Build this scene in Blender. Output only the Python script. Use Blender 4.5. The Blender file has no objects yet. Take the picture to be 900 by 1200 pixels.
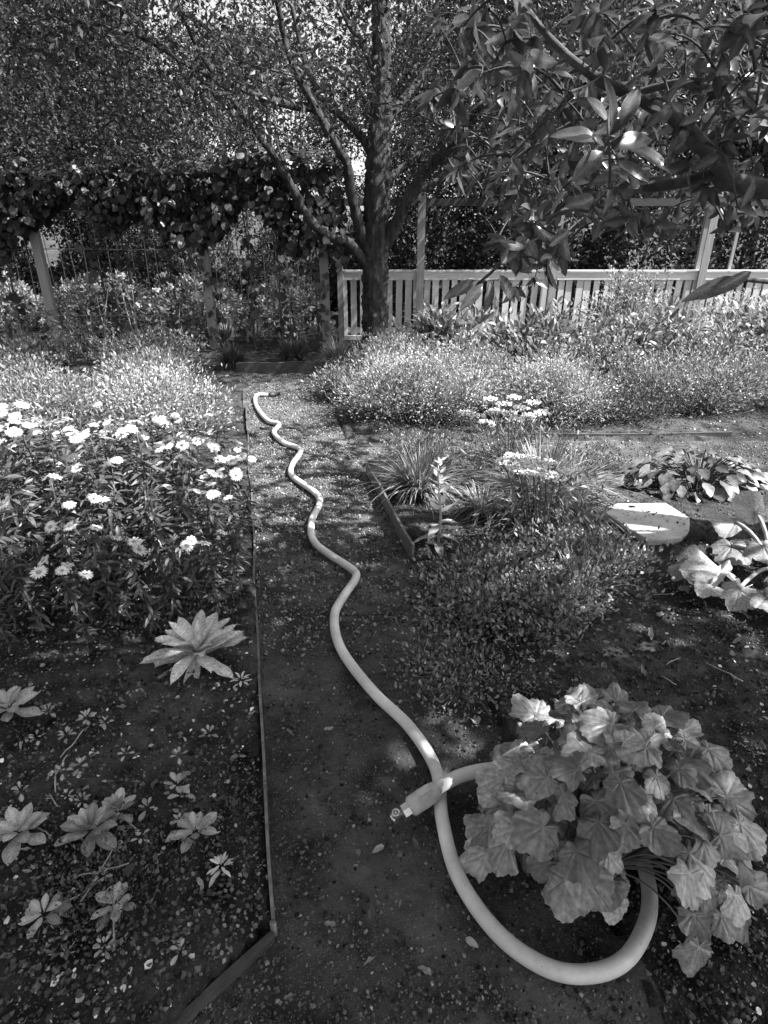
import bpy, math, random
import numpy as np
from mathutils import Vector, Matrix

random.seed(11)
rng = np.random.default_rng(11)
R_ = math.radians
scene = bpy.context.scene
COL = scene.collection

# ------------------------------------------------------------------ camera, sky, sun, exposure
CAM_H, PITCH, FPX = 1.45, R_(25.1), 700.0           # focal length in pixels of the 900 x 1200 photograph
cam_d = bpy.data.cameras.new('camera')
cam_d.sensor_fit = 'VERTICAL'
cam_d.sensor_height = 24.0
cam_d.lens = 24.0 * FPX / 1200.0
cam_d.clip_start = 0.05
cam_d.clip_end = 600
cam = bpy.data.objects.new('camera', cam_d)
cam.location = (0, 0, CAM_H)
cam.rotation_euler = (math.pi / 2 - PITCH, 0, 0)
COL.objects.link(cam)
scene.camera = cam

SUN_AZ, SUN_EL = R_(100), R_(50)                      # azimuth clockwise from +Y
world = bpy.data.worlds.new('World')
scene.world = world
world.use_nodes = True
nt = world.node_tree
nt.nodes.clear()
sky = nt.nodes.new('ShaderNodeTexSky')
sky.sky_type = 'NISHITA'
sky.sun_disc = False
sky.sun_elevation = SUN_EL
sky.sun_rotation = SUN_AZ
sky.dust_density = 2.5
bw = nt.nodes.new('ShaderNodeRGBToBW')               # the photograph is black and white
bg = nt.nodes.new('ShaderNodeBackground')
bg.inputs['Strength'].default_value = 0.095
wo = nt.nodes.new('ShaderNodeOutputWorld')
nt.links.new(sky.outputs[0], bw.inputs[0])
nt.links.new(bw.outputs[0], bg.inputs[0])
nt.links.new(bg.outputs[0], wo.inputs[0])

sun_d = bpy.data.lights.new('sun', 'SUN')
sun_d.energy = 5.0
sun_d.angle = R_(0.6)
sun = bpy.data.objects.new('sun', sun_d)
sdir = Vector((math.sin(SUN_AZ) * math.cos(SUN_EL), math.cos(SUN_AZ) * math.cos(SUN_EL), math.sin(SUN_EL)))
sun.rotation_euler = sdir.to_track_quat('Z', 'Y').to_euler()
sun.location = (6, 8, 12)
COL.objects.link(sun)

vs = scene.view_settings
vs.view_transform = 'Standard'
vs.look = 'None'
vs.gamma = 1
vs.exposure = 1.95
scene.cycles.max_bounces = 6
scene.cycles.diffuse_bounces = 3
scene.cycles.transmission_bounces = 4
scene.cycles.use_denoising = True

# ------------------------------------------------------------------ helpers
FWD = np.array([0, math.cos(PITCH), -math.sin(PITCH)])
UP = np.array([0, math.sin(PITCH), math.cos(PITCH)])

def ray(px, py):
    d = FWD + UP * (-(py - 600) / FPX)
    d[0] = (px - 450) / FPX
    return d

def G(px, py, z=0.0):                                # a spot on the level z
    d = ray(px, py)
    t = (z - CAM_H) / d[2]
    return np.array([d[0] * t, d[1] * t, z])

def W(px, py, Y):                                    # a spot at distance Y
    d = ray(px, py)
    t = Y / d[1]
    return np.array([d[0] * t, Y, CAM_H + d[2] * t])

def proj(P):
    P = np.atleast_2d(P) - np.array([0, 0, CAM_H])
    dep = P @ FWD
    dep = np.where(np.abs(dep) < 1e-3, 1e-3, dep)
    return 450 + FPX * P[:, 0] / dep, 600 - FPX * (P @ UP) / dep, dep

def unit(v):
    v = np.asarray(v, float)
    return v / np.maximum(np.linalg.norm(v, axis=-1, keepdims=True), 1e-9)

def rdir(n):
    return unit(rng.normal(size=(n, 3)))

def U(a, b, n=None):
    return rng.uniform(a, b, n)

_tab = rng.random((64, 64))
def vnoise(x, y):
    x = np.asarray(x, float); y = np.asarray(y, float)
    xi = np.floor(x).astype(int); yi = np.floor(y).astype(int)
    fx = x - xi; fy = y - yi
    fx = fx * fx * (3 - 2 * fx); fy = fy * fy * (3 - 2 * fy)
    a = _tab[xi % 64, yi % 64]; b = _tab[(xi + 1) % 64, yi % 64]
    c = _tab[xi % 64, (yi + 1) % 64]; d = _tab[(xi + 1) % 64, (yi + 1) % 64]
    return (a * (1 - fx) + b * fx) * (1 - fy) + (c * (1 - fx) + d * fx) * fy - 0.5

class MB:
    """collects shapes that become ONE mesh"""
    def __init__(s):
        s.V = []; s.F = []; s.n = 0; s.A = []
    def add(s, V, *Fs):
        V = np.asarray(V, float).reshape(-1, 3)
        s.V.append(V)
        for F in Fs:
            F = np.asarray(F, int)
            if len(F): s.F.append(F + s.n)
        s.n += len(V)
        return s
    def mesh(s, name, origin=(0, 0, 0), smooth=True, attr=None):
        V = np.concatenate(s.V) - np.asarray(origin, float)
        me = bpy.data.meshes.new(name)
        me.vertices.add(len(V))
        me.vertices.foreach_set('co', V.astype(np.float32).ravel())
        tot = sum(f.size for f in s.F); cnt = sum(len(f) for f in s.F)
        me.loops.add(tot)
        me.loops.foreach_set('vertex_index', np.concatenate([f.ravel() for f in s.F]).astype(np.int32))
        me.polygons.add(cnt)
        ls = []; o = 0
        for f in s.F:
            ls.append(o + np.arange(len(f)) * f.shape[1]); o += f.size
        me.polygons.foreach_set('loop_start', np.concatenate(ls).astype(np.int32))
        if attr is not None:
            a = me.attributes.new('vein', 'FLOAT', 'POINT')
            a.data.foreach_set('value', np.asarray(attr, np.float32))
        me.update(calc_edges=True)
        me.polygons.foreach_set('use_smooth', np.full(cnt, bool(smooth)))
        return me
    # --- shapes
    def tube(s, pts, rad, sides=6, cap=True):
        pts = np.asarray(pts, float); n = len(pts)
        rad = np.broadcast_to(np.asarray(rad, float), (n,))
        tan = unit(np.gradient(pts, axis=0))
        ref = np.array([0, 0, 1.0]) if abs(tan[0][2]) < .9 else np.array([1.0, 0, 0])
        u = unit(np.cross(tan[0], ref)); rings = []
        ang = np.arange(sides) * 2 * math.pi / sides
        for i in range(n):
            u = unit(u - tan[i] * (u @ tan[i])); w = np.cross(tan[i], u)
            rings.append(pts[i] + rad[i] * (np.cos(ang)[:, None] * u + np.sin(ang)[:, None] * w))
        V = np.concatenate(rings)
        i = np.arange(n - 1)[:, None]; j = np.arange(sides)[None]
        a = i * sides + j; b = i * sides + (j + 1) % sides
        F = np.stack([a, b, b + sides, a + sides], -1).reshape(-1, 4)
        T = []
        if cap:
            V = np.concatenate([V, pts[:1], pts[-1:]])
            for k in range(sides):
                T.append([n * sides, (k + 1) % sides, k])
                T.append([n * sides + 1, (n - 1) * sides + k, (n - 1) * sides + (k + 1) % sides])
        return s.add(V, F, np.array(T) if T else np.zeros((0, 3), int))
    def box(s, a, b, Rm=None, at=(0, 0, 0)):
        x0, y0, z0 = a; x1, y1, z1 = b
        V = np.array([[x0, y0, z0], [x1, y0, z0], [x1, y1, z0], [x0, y1, z0], [x0, y0, z1], [x1, y0, z1], [x1, y1, z1], [x0, y1, z1]], float)
        if Rm is not None: V = V @ np.asarray(Rm).T
        V = V + np.asarray(at)
        return s.add(V, [[0, 3, 2, 1], [4, 5, 6, 7], [0, 1, 5, 4], [1, 2, 6, 5], [2, 3, 7, 6], [3, 0, 4, 7]])
    def batch(s, T, P, D, N, S):
        Tv, Tf = T
        P = np.asarray(P, float); n = len(P)
        if n == 0: return s
        D = unit(D); sd = unit(np.cross(D, N)); Nn = np.cross(sd, D)
        Rm = np.stack([sd, D, Nn], 2)
        S = np.broadcast_to(np.asarray(S, float), (n,))
        V = np.einsum('nij,kj->nki', Rm, Tv) * S[:, None, None] + P[:, None]
        k = len(Tv)
        F = (Tf[None] + (np.arange(n) * k)[:, None, None]).reshape(-1, Tf.shape[1])
        return s.add(V.reshape(-1, 3), F)

def catmull(P, n=8):
    P = np.asarray(P, float)
    Q = np.concatenate([[2 * P[0] - P[1]], P, [2 * P[-1] - P[-2]]])
    out = []
    t = np.linspace(0, 1, n, endpoint=False)[:, None]
    for i in range(1, len(Q) - 2):
        a, b, c, d = Q[i - 1], Q[i], Q[i + 1], Q[i + 2]
        out.append(.5 * (2 * b + (c - a) * t + (2 * a - 5 * b + 4 * c - d) * t ** 2 + (3 * b - a - 3 * c + d) * t ** 3))
    out.append(P[-1:])
    return np.concatenate(out)

def leafT(n=4, w=.35, fold=.12, curl=.15, wave=0.0, pk=.8):
    """a unit-long leaf along +Y with folded midrib: tapered ends, triangles"""
    V = [[0, 0, 0]]; F = []
    for i in range(1, n):
        t = i / n
        hw = .5 * w * math.sin(math.pi * t ** pk) ** .8
        zc = -curl * t * t
        wv = wave * math.sin(i * 2.4)
        V += [[-hw, t, zc + fold * hw * 2 + wv], [0, t, zc], [hw, t, zc + fold * hw * 2 - wv]]
    V.append([0, 1, -curl])
    e = len(V) - 1
    F += [[0, 2, 1], [0, 3, 2]]
    for i in range(n - 2):
        a = 1 + 3 * i; b = a + 3
        F += [[a, a + 1, b + 1], [a, b + 1, b], [a + 1, a + 2, b + 2], [a + 1, b + 2, b + 1]]
    a = 1 + 3 * (n - 2)
    F += [[a, a + 1, e], [a + 1, a + 2, e]]
    return np.array(V, float), np.array(F)

def diamondT(w=.5, fold=.1, peak=.45):
    return np.array([[0, 0, 0], [w / 2, peak, fold], [0, 1, 0], [-w / 2, peak, fold]], float), np.array([[0, 1, 2], [0, 2, 3]])

SMALL = diamondT(.5, .08)
LANCE = diamondT(.24, .05, .5)
ROUNDL = leafT(3, .75, .1, .15)
MEDL = leafT(4, .42, .12, .25)
NARROW = diamondT(.30, .05, .55)

origin = {}
def thing(name, label, cat, loc, group=None, kind=None):
    o = bpy.data.objects.new(name, None)
    o.empty_display_size = .1
    o.location = [float(v) for v in loc]
    o['label'] = label; o['category'] = cat
    if group: o['group'] = group
    if kind: o['kind'] = kind
    COL.objects.link(o); origin[o.name] = np.array(loc, float)
    return o

def part(name, mb, mat, parent, smooth=True, kind=None, label=None, attr=None):
    org = origin[parent.name]
    me = mb.mesh(name, org, smooth, attr)
    me.materials.append(mat)
    o = bpy.data.objects.new(name, me)
    o.parent = parent
    if kind: o['kind'] = kind
    if label: o['label'] = label
    COL.objects.link(o); origin[o.name] = org
    return o

def solo(name, mb, mat, label=None, cat=None, group=None, kind=None, smooth=True, loc=(0, 0, 0)):
    me = mb.mesh(name, loc, smooth); me.materials.append(mat)
    o = bpy.data.objects.new(name, me); o.location = [float(v) for v in loc]
    if label: o['label'] = label
    if cat: o['category'] = cat
    if group: o['group'] = group
    if kind: o['kind'] = kind
    COL.objects.link(o); origin[o.name] = np.array(loc, float)
    return o

def piece(name, me, parent, pos, D, N, S=1.0):
    """a shared mesh placed at world pos with +Y along D and +Z near N"""
    D = unit(D); sd = unit(np.cross(D, N)); Nn = np.cross(sd, D)
    org = origin[parent.name] if parent is not None else np.zeros(3)
    p = np.asarray(pos) - org
    S = np.broadcast_to(np.asarray(S, float), (3,))
    m = Matrix([[sd[i] * S[0], D[i] * S[1], Nn[i] * S[2], p[i]] for i in range(3)] + [[0, 0, 0, 1]])
    o = bpy.data.objects.new(name, me)
    o.parent = parent
    o.matrix_basis = m
    COL.objects.link(o)
    return o

# ------------------------------------------------------------------ materials (all grey: a black and white photograph)
def nodes(name):
    m = bpy.data.materials.new(name); m.use_nodes = True
    t = m.node_tree; t.nodes.clear()
    out = t.nodes.new('ShaderNodeOutputMaterial')
    return m, t, out

def N(t, kind, **kw):
    n = t.nodes.new(kind)
    for k, v in kw.items():
        if k in n.inputs.keys(): n.inputs[k].default_value = v
        else: setattr(n, k, v)
    return n

def mrange(t, src, a, b, lo=0., hi=1.):
    n = t.nodes.new('ShaderNodeMapRange')
    n.inputs[1].default_value = lo; n.inputs[2].default_value = hi
    n.inputs[3].default_value = a; n.inputs[4].default_value = b
    t.links.new(src, n.inputs[0])
    return n.outputs[0]

def mmath(t, op, a, b):
    n = t.nodes.new('ShaderNodeMath'); n.operation = op
    for i, v in enumerate((a, b)):
        if isinstance(v, (int, float)): n.inputs[i].default_value = v
        else: t.links.new(v, n.inputs[i])
    return n.outputs[0]

def leaf_mat(name, lo, hi, transl=.3, rough=.5, mottle=25., spec=.4, vein=0.0, per_object=False, bump=0.0):
    m, t, out = nodes(name)
    g = N(t, 'ShaderNodeNewGeometry')
    if per_object:
        r = N(t, 'ShaderNodeObjectInfo').outputs['Random']
    else:
        r = g.outputs['Random Per Island']
    v = mrange(t, r, lo, hi)
    tc = N(t, 'ShaderNodeTexCoord')
    nz = N(t, 'ShaderNodeTexNoise', Scale=mottle, Detail=4.)
    t.links.new(tc.outputs['Object'], nz.inputs['Vector'])
    v = mmath(t, 'MULTIPLY', v, mrange(t, nz.outputs[0], .6, 1.4, .3, .7))
    if vein:
        at = N(t, 'ShaderNodeAttribute', attribute_name='vein')
        v = mmath(t, 'MULTIPLY', v, mrange(t, at.outputs['Fac'], 1., 1. + vein))
    p = N(t, 'ShaderNodeBsdfPrincipled', Roughness=rough)
    p.inputs['Specular IOR Level'].default_value = spec
    t.links.new(v, p.inputs['Base Color'])
    if bump:
        b = N(t, 'ShaderNodeBump', Strength=bump, Distance=.004)
        n2 = N(t, 'ShaderNodeTexNoise', Scale=mottle * 5, Detail=3.)
        t.links.new(tc.outputs['Object'], n2.inputs['Vector'])
        t.links.new(n2.outputs[0], b.inputs['Height'])
        t.links.new(b.outputs[0], p.inputs['Normal'])
    tr = N(t, 'ShaderNodeBsdfTranslucent')
    t.links.new(v, tr.inputs['Color'])
    mx = N(t, 'ShaderNodeMixShader'); mx.inputs[0].default_value = transl
    t.links.new(p.outputs[0], mx.inputs[1]); t.links.new(tr.outputs[0], mx.inputs[2])
    t.links.new(mx.outputs[0], out.inputs[0])
    return m

def solid_mat(name, lo, hi, scale=8., rough=.7, stretch=(1, 1, 1), bump=.3, bdist=.01, spec=.3, metal=0., detail=6., speck=None):
    m, t, out = nodes(name)
    tc = N(t, 'ShaderNodeTexCoord')
    mp = N(t, 'ShaderNodeMapping'); mp.inputs['Scale'].default_value = stretch
    t.links.new(tc.outputs['Object'], mp.inputs['Vector'])
    nz = N(t, 'ShaderNodeTexNoise', Scale=scale, Detail=detail, Roughness=.65)
    t.links.new(mp.outputs[0], nz.inputs['Vector'])
    v = mrange(t, nz.outputs[0], lo, hi, .32, .68)
    if name in ('path', 'soil'):                     # damp and trodden patches
        nl = N(t, 'ShaderNodeTexNoise', Scale=1.6, Detail=3.)
        t.links.new(mp.outputs[0], nl.inputs['Vector'])
        v = mmath(t, 'MULTIPLY', v, mrange(t, nl.outputs[0], .55, 1.5, .35, .65))
    if speck:                                       # (scale, size, brightness): pale or dark flecks
        vo = N(t, 'ShaderNodeTexVoronoi', Scale=speck[0])
        t.links.new(mp.outputs[0], vo.inputs['Vector'])
        f = mrange(t, vo.outputs['Distance'], 1., 0., speck[1] * .5, speck[1])
        mx = N(t, 'ShaderNodeMix', data_type='FLOAT')
        t.links.new(f, mx.inputs[0]); t.links.new(v, mx.inputs[2]); mx.inputs[3].default_value = speck[2]
        v = mx.outputs[0]
    if name in ('fence_wood', 'post_wood'):
        v = mmath(t, 'MULTIPLY', v, mrange(t, N(t, 'ShaderNodeObjectInfo').outputs['Random'], .72, 1.15))
    p = N(t, 'ShaderNodeBsdfPrincipled', Roughness=rough, Metallic=metal)
    p.inputs['Specular IOR Level'].default_value = spec
    t.links.new(v, p.inputs['Base Color'])
    if bump:
        b = N(t, 'ShaderNodeBump', Strength=bump, Distance=bdist)
        n2 = N(t, 'ShaderNodeTexNoise', Scale=scale * 4, Detail=6., Roughness=.7)
        t.links.new(mp.outputs[0], n2.inputs['Vector'])
        t.links.new(n2.outputs[0], b.inputs['Height'])
        t.links.new(b.outputs[0], p.inputs['Normal'])
    t.links.new(p.outputs[0], out.inputs[0])
    return m

M = {}
M['soil'] = solid_mat('soil', .006, .085, 11., .95, bump=1., bdist=.03, spec=.1, detail=14, speck=(95., .26, .12))
M['path'] = solid_mat('path', .02, .11, 7., .95, bump=1., bdist=.02, spec=.1, detail=12, speck=(130., .30, .12))
M['pebble'] = leaf_mat('pebble', .03, .27, 0., .9, 60., .2)
M['crumb'] = leaf_mat('crumb', .01, .13, 0., .95, 60., .1)
M['chip'] = leaf_mat('chip', .10, .75, .1, .8, 60., .2)
M['dry_leaf'] = leaf_mat('dry_leaf', .06, .38, .15, .7, 40., .3, per_object=True, bump=.4)
M['steel'] = solid_mat('edging_steel', .10, .24, 30., .5, bump=.2, bdist=.002, metal=.55, spec=.5)
M['board'] = solid_mat('board', .03, .07, 12., .85, (1, 1, 6), bump=.4)
M['hose'] = solid_mat('hose_rubber', .44, .74, 6., .42, bump=.1, bdist=.002, spec=.45, speck=(60., .10, .22))
M['sleeve'] = solid_mat('sleeve_tape', .34, .56, 30., .5, bump=.5, bdist=.004, spec=.4)
M['brass'] = solid_mat('fitting_metal', .40, .62, 40., .3, bump=.15, bdist=.001, metal=.9, spec=.5)
M['rubber'] = solid_mat('dark_rubber', .02, .04, 30., .6, bump=.1, spec=.4)
M['stone'] = solid_mat('slab_stone', .28, .44, 9., .9, bump=.6, bdist=.008, spec=.2, speck=(26., .22, .12))
M['picket'] = solid_mat('fence_wood', .46, .64, 6., .8, (9, 9, .8), bump=.4, bdist=.004, spec=.2)
M['rail'] = solid_mat('rail_wood', .42, .60, 6., .75, (.8, 9, 9), bump=.4, bdist=.004, spec=.25)
M['post'] = solid_mat('post_wood', .22, .36, 6., .8, (9, 9, .6), bump=.5, bdist=.004, spec=.2)
M['wire'] = solid_mat('wire', .25, .4, 20., .5, bump=0, metal=.6, spec=.5)
M['bark'] = solid_mat('bark', .025, .12, 7., .95, (3, 3, .45), bump=1., bdist=.05, spec=.1, detail=10)
M['bark_dark'] = solid_mat('bark_dark', .035, .10, 9., .9, (2, 2, 2), bump=.7, bdist=.01, spec=.2)
M['stem'] = solid_mat('stem', .05, .12, 20., .7, bump=.1)
M['stem_pale'] = solid_mat('stem_pale', .2, .38, 20., .7, bump=.1)

M['l_tree'] = leaf_mat('tree_leaf', .018, .075, .35, .45)
M['l_far'] = leaf_mat('far_leaf', .014, .075, .35, .6, 3.)
M['l_hedge'] = leaf_mat('hedge_leaf', .018, .05, .2, .6)
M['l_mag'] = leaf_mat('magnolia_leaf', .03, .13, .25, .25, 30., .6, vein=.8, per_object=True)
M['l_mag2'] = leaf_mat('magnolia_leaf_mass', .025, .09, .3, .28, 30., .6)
M['l_vine'] = leaf_mat('vine_leaf', .02, .08, .3, .45)
M['l_vine_o'] = leaf_mat('vine_leaf_single', .02, .10, .3, .45, 20., .5, per_object=True)
M['l_aster'] = leaf_mat('aster_leaf', .035, .12, .25, .45)
M['petal'] = leaf_mat('petal', .70, .85, .3, .6, 60.)
M['petal_c'] = solid_mat('flower_centre', .22, .4, 80., .9, bump=.5)
M['l_pale'] = leaf_mat('pale_leaf', .10, .46, .35, .6, 7.)  # coarse mottle puts shading between leaf clumps into the colour, next line too
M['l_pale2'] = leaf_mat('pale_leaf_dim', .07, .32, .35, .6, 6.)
M['l_mid'] = leaf_mat('mid_leaf', .06, .22, .3, .45)
M['l_big'] = leaf_mat('broad_leaf', .07, .34, .3, .35, 20., .5)
M['l_low'] = leaf_mat('low_leaf', .04, .15, .3, .5)
M['l_herb'] = leaf_mat('herb_leaf', .06, .34, .3, .5)
M['l_grass'] = leaf_mat('grass_blade', .08, .34, .3, .45)
M['l_grass_d'] = leaf_mat('grass_blade_dark', .025, .09, .3, .5)
M['l_dry'] = leaf_mat('dry_grass', .14, .42, .3, .7)
M['l_heu'] = leaf_mat('heuchera_leaf', .08, .34, .12, .30, 6., .6, vein=.6, per_object=True, bump=.25)
M['l_ros'] = leaf_mat('rosette_leaf', .42, .60, .2, .6, 20., .3, vein=.35, per_object=True, bump=.4)
M['l_seed'] = leaf_mat('seedling_leaf', .18, .44, .25, .5, 20., .4, vein=.4, per_object=True, bump=.3)
M['l_rhu'] = leaf_mat('rhubarb_leaf', .08, .22, .2, .5, 14., .4, vein=.5, per_object=True, bump=.5)
M['l_with'] = leaf_mat('withered_leaf', .26, .46, .2, .7, 18., .3, vein=.3, per_object=True, bump=.8)

# ------------------------------------------------------------------ ground and paths
XL = lambda y: -.258 - .2213 * (y - .834)
XR = lambda y: XL(y) + .78
def inpath(x, y, m=0.0):
    a = (x > XL(y) - m) & (x < XR(y) + m) & (y < 6.78 + m)
    b = (y > 3.80 - m) & (y < 4.36 + m) & (x > XL(y) - m)
    fr = .834 + (x + .258) * 1.2                     # the front edge of the left bed
    c = (y < fr + m) & (x <= XL(y) + .05) & (x > -2.2)
    return a | b | c

def spaced(lo, hi, c, n, k):
    t = np.linspace(-1, 1, n); s = np.sinh(k * t) / math.sinh(k)
    return np.where(s < 0, c + s * (c - lo), c + s * (hi - c))

def soil_h(x, y):
    h = .05 * vnoise(x * 1.7, y * 1.7) + .03 * vnoise(x * 5 + 9, y * 5) + .022 * vnoise(x * 14, y * 14 + 3) + .012 * vnoise(x * 34, y * 34)
    h = h * np.clip(1.2 - np.hypot(x, y - 2) / 16, .15, 1) + .012
    return np.where((x < XL(y)) & (y < 5), np.maximum(h, -.005) + .022, h)

gx = spaced(-90, 90, 0, 420, 6.2); gy = spaced(-40, 160, 2.0, 420, 6.2)
X, Y = np.meshgrid(gx, gy, indexing='ij')
Z = np.where(inpath(X, Y, -.008), -.02, soil_h(X, Y))
Z += np.clip((Y - 11) * .02, 0, 3)
nx, ny = X.shape
i, j = np.meshgrid(np.arange(nx - 1), np.arange(ny - 1), indexing='ij')
a = (i * ny + j).ravel()
mb = MB().add(np.stack([X, Y, Z], -1), np.stack([a, a + ny, a + ny + 1, a + 1], 1))
solo('ground', mb, M['soil'], kind='structure', label='dark crumbly garden soil')

c = .03
Un, Yn = np.meshgrid(np.arange(-60, 310) * c, np.arange(-2, 6.9, c), indexing='ij')
X = XL(Yn) + Un; Y = Yn                              # sheared so that its cells follow the edging
nx, ny = X.shape
Z = .004 + .010 * vnoise(X * 6, Y * 6) + .009 * vnoise(X * 20, Y * 20) + .016 * vnoise(X * 1.3, Y * 1.3)
cx = X[:-1, :-1] + c / 2; cy = Y[:-1, :-1] + c / 2
jit = np.where(cx < XL(cy) + .1, 0, 1)
keep = inpath(cx + jit * .06 * vnoise(cx * 9, cy * 9), cy + jit * .06 * vnoise(cx * 9 + 7, cy * 9), .015)
i, j = np.meshgrid(np.arange(nx - 1), np.arange(ny - 1), indexing='ij')
a = (i * ny + j)[keep].ravel()
F = np.stack([a, a + ny, a + ny + 1, a + 1], 1)
us, inv = np.unique(F, return_inverse=True)
mb = MB().add(np.stack([X, Y, Z], -1).reshape(-1, 3)[us], inv.reshape(F.shape))
solo('gravel_path', mb, M['path'], kind='structure', label='trodden gravel path between the beds')

# pebbles, crumbs and pale chips
OCT = (np.array([[1, 0, 0], [-1, 0, 0], [0, 1, 0], [0, -1, 0], [0, 0, .6], [0, 0, -.6]], float) * .5,
       np.array([[0, 2, 4], [2, 1, 4], [1, 3, 4], [3, 0, 4], [2, 0, 5], [1, 2, 5], [3, 1, 5], [0, 3, 5]]))
def near_points(n, want, ymax=5.2, near=.55):
    # denser near the camera because nearer bits show
    y = near + (ymax - near) * rng.random(n * 3) ** 1.35
    x = U(-1, 1, n * 3) * (.75 * y + .75)
    k = want(x, y)
    return x[k][:n], y[k][:n]
x, y = near_points(9000, lambda x, y: inpath(x, y, -.01) & (y > .3))
P = np.stack([x, y, np.full(len(x), .008)], 1); P[:, 2] += .010 * vnoise(x * 6, y * 6) + .016 * vnoise(x * 1.3, y * 1.3)
mb = MB().batch(OCT, P, rdir(len(P)), rdir(len(P)), .003 + .010 * rng.random(len(P)) ** 4)
yy = U(1.8, 6.7, 20000); xx = XL(yy) + U(.01, 1, len(yy)) * .76; cr = rng.random(len(yy)) < .22
yy[cr] = U(3.82, 4.34, cr.sum()); xx[cr] = U(-.9, 4.5, cr.sum())
kk = (vnoise(xx * 2.2, yy * 2.2) + .75 + (yy - 2) * .22) > rng.random(len(yy)); xx, yy = xx[kk], yy[kk]
P = np.stack([xx, yy, .008 + .010 * vnoise(xx * 6, yy * 6) + .016 * vnoise(xx * 1.3, yy * 1.3)], 1)
mb.batch(OCT, P, rdir(len(P)), rdir(len(P)), .006 + .016 * rng.random(len(P)) ** 3)
solo('path_gravel', mb, M['pebble'], 'fine pale gravel strewn over the path', 'gravel', kind='stuff', smooth=False)
x, y = near_points(52000, lambda x, y: ~inpath(x, y, .02))
P = np.stack([x, y, soil_h(x, y) + .002], 1)
mb = MB().batch(OCT, P, rdir(len(P)), rdir(len(P)), .004 + .018 * rng.random(len(P)) ** 3)
x, y = near_points(22000, lambda x, y: inpath(x, y, -.02))
P = np.stack([x, y, .004 + .010 * vnoise(x * 6, y * 6) + .016 * vnoise(x * 1.3, y * 1.3)], 1)
mb.batch(OCT, P, rdir(len(P)), rdir(len(P)), .004 + .014 * rng.random(len(P)) ** 3)
solo('soil_crumbs', mb, M['crumb'], 'dark crumbs and clods lying on the bed soil', 'soil', kind='stuff', smooth=False)
x, y = near_points(7000, lambda x, y: ~inpath(x, y, .02) & (vnoise(x * 2.3, y * 2.3) > -.12))
P = np.stack([x, y, soil_h(x, y) + .002], 1)
nn = unit(np.array([0, 0, 1.]) + .6 * rng.normal(size=(len(P), 3)))
mb = MB().batch(ROUNDL, P, rdir(len(P)) * [1, 1, .2], nn, .003 + .020 * rng.random(len(P)) ** 3.2)
solo('leaf_litter', mb, M['chip'], 'pale flecks of litter and petals on the bed soil', 'litter', kind='stuff', smooth=False)

M['weed'] = leaf_mat('weed', .04, .26, .25, .55)
x, y = near_points(6000, lambda x, y: ~inpath(x, y, .0) & (vnoise(x * 3.1 + 4, y * 3.1) + .5 * vnoise(x * 9, y * 9) > .06), 3.6, .75)
P = np.stack([x, y, soil_h(x, y) + .004 + .012 * rng.random(len(x))], 1)
mb = MB().batch(ROUNDL, P, rdir(len(P)) * [1, 1, .5] + [0, 0, .15], unit(np.array([0, 0, 1.]) + .5 * rng.normal(size=(len(P), 3))), U(.004, .013, len(P)))
solo('tiny_weeds', mb, M['weed'], 'tiny sprouting weeds scattered over the bed soil', 'weeds', kind='stuff', smooth=False)

# ------------------------------------------------------------------ bed edgings
def strip(mb, A, B, h, th, z0=-.03):
    A = np.asarray(A, float)[:2]; B = np.asarray(B, float)[:2]
    d = unit(B - A); n = np.array([-d[1], d[0]]) * th / 2
    steps = max(2, int(np.linalg.norm(B - A) / .12)); V = []
    for k in range(steps + 1):
        p = A + (B - A) * k / steps
        w = n * 0 + np.array([-d[1], d[0]]) * .016 * vnoise(p[0] * 3, p[1] * 3)
        hh = h + .014 * float(vnoise(p[0] * 4 + 3, p[1] * 4))
        for q, z in ((p + w - n, z0), (p + w + n, z0), (p + w + n, hh), (p + w - n, hh)):
            V.append([q[0], q[1], z])
    k = np.arange(steps)[:, None] * 4; q = np.arange(4)[None]
    F = np.stack([k + q, k + (q + 1) % 4, k + 4 + (q + 1) % 4, k + 4 + q], -1).reshape(-1, 4)
    e = steps * 4
    mb.add(V, F, [[3, 2, 1, 0], [e, e + 1, e + 2, e + 3]])

C0 = G(322, 1098); C1 = G(296, 612); C2 = np.array([XL(5.3), 5.3, 0]); C3 = G(225, 1192)
ed = thing('bed_edging', 'thin metal edging strip along the bed of white asters', 'edging', C0)
mb = MB(); strip(mb, C0, C1, .045, .008); part('edging_strip', mb, M['steel'], ed, False)
mb = MB(); strip(mb, C1 + [-.001, .004, 0], C2, .04, .008); part('edging_strip', mb, M['steel'], ed, False)
mb = MB(); strip(mb, C0 + [0.0, -.012, 0], C3 + (C3 - C0) * 1.5, .042, .012); part('front_strip', mb, M['board'], ed, False)
mb = MB(); mb.tube([C0 + [0, 0, -.05], C0 + [0, 0, .055]], .008, 8); part('corner_pin', mb, M['steel'], ed)

A, B = G(430, 555), G(484, 657)
ed = thing('bed_edging', 'dark metal edging strip with a bright top beside the arching grasses', 'edging', A)
mb = MB(); strip(mb, B, A, .085, .012); part('side_strip', mb, M['steel'], ed, False)
mb = MB(); strip(mb, A + [0.008, .0, 0], A + [.56, .03, 0], .09, .012); part('back_strip', mb, M['board'], ed, False)
A, B = np.array([-1.66, 6.80, 0]), np.array([-.66, 6.86, 0])
ed = thing('bed_edging', 'dark board edging the grass bed at the end of the path', 'edging', A)
mb = MB(); strip(mb, A, B, .12, .03); part('board', mb, M['board'], ed, False)
mb = MB(); strip(mb, [.9, 4.42, 0], [2.7, 4.46, 0], .045, .02)
solo('bed_edging', mb, M['board'], 'low dark edging behind the crossing gravel path', 'edging', smooth=False)

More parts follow.
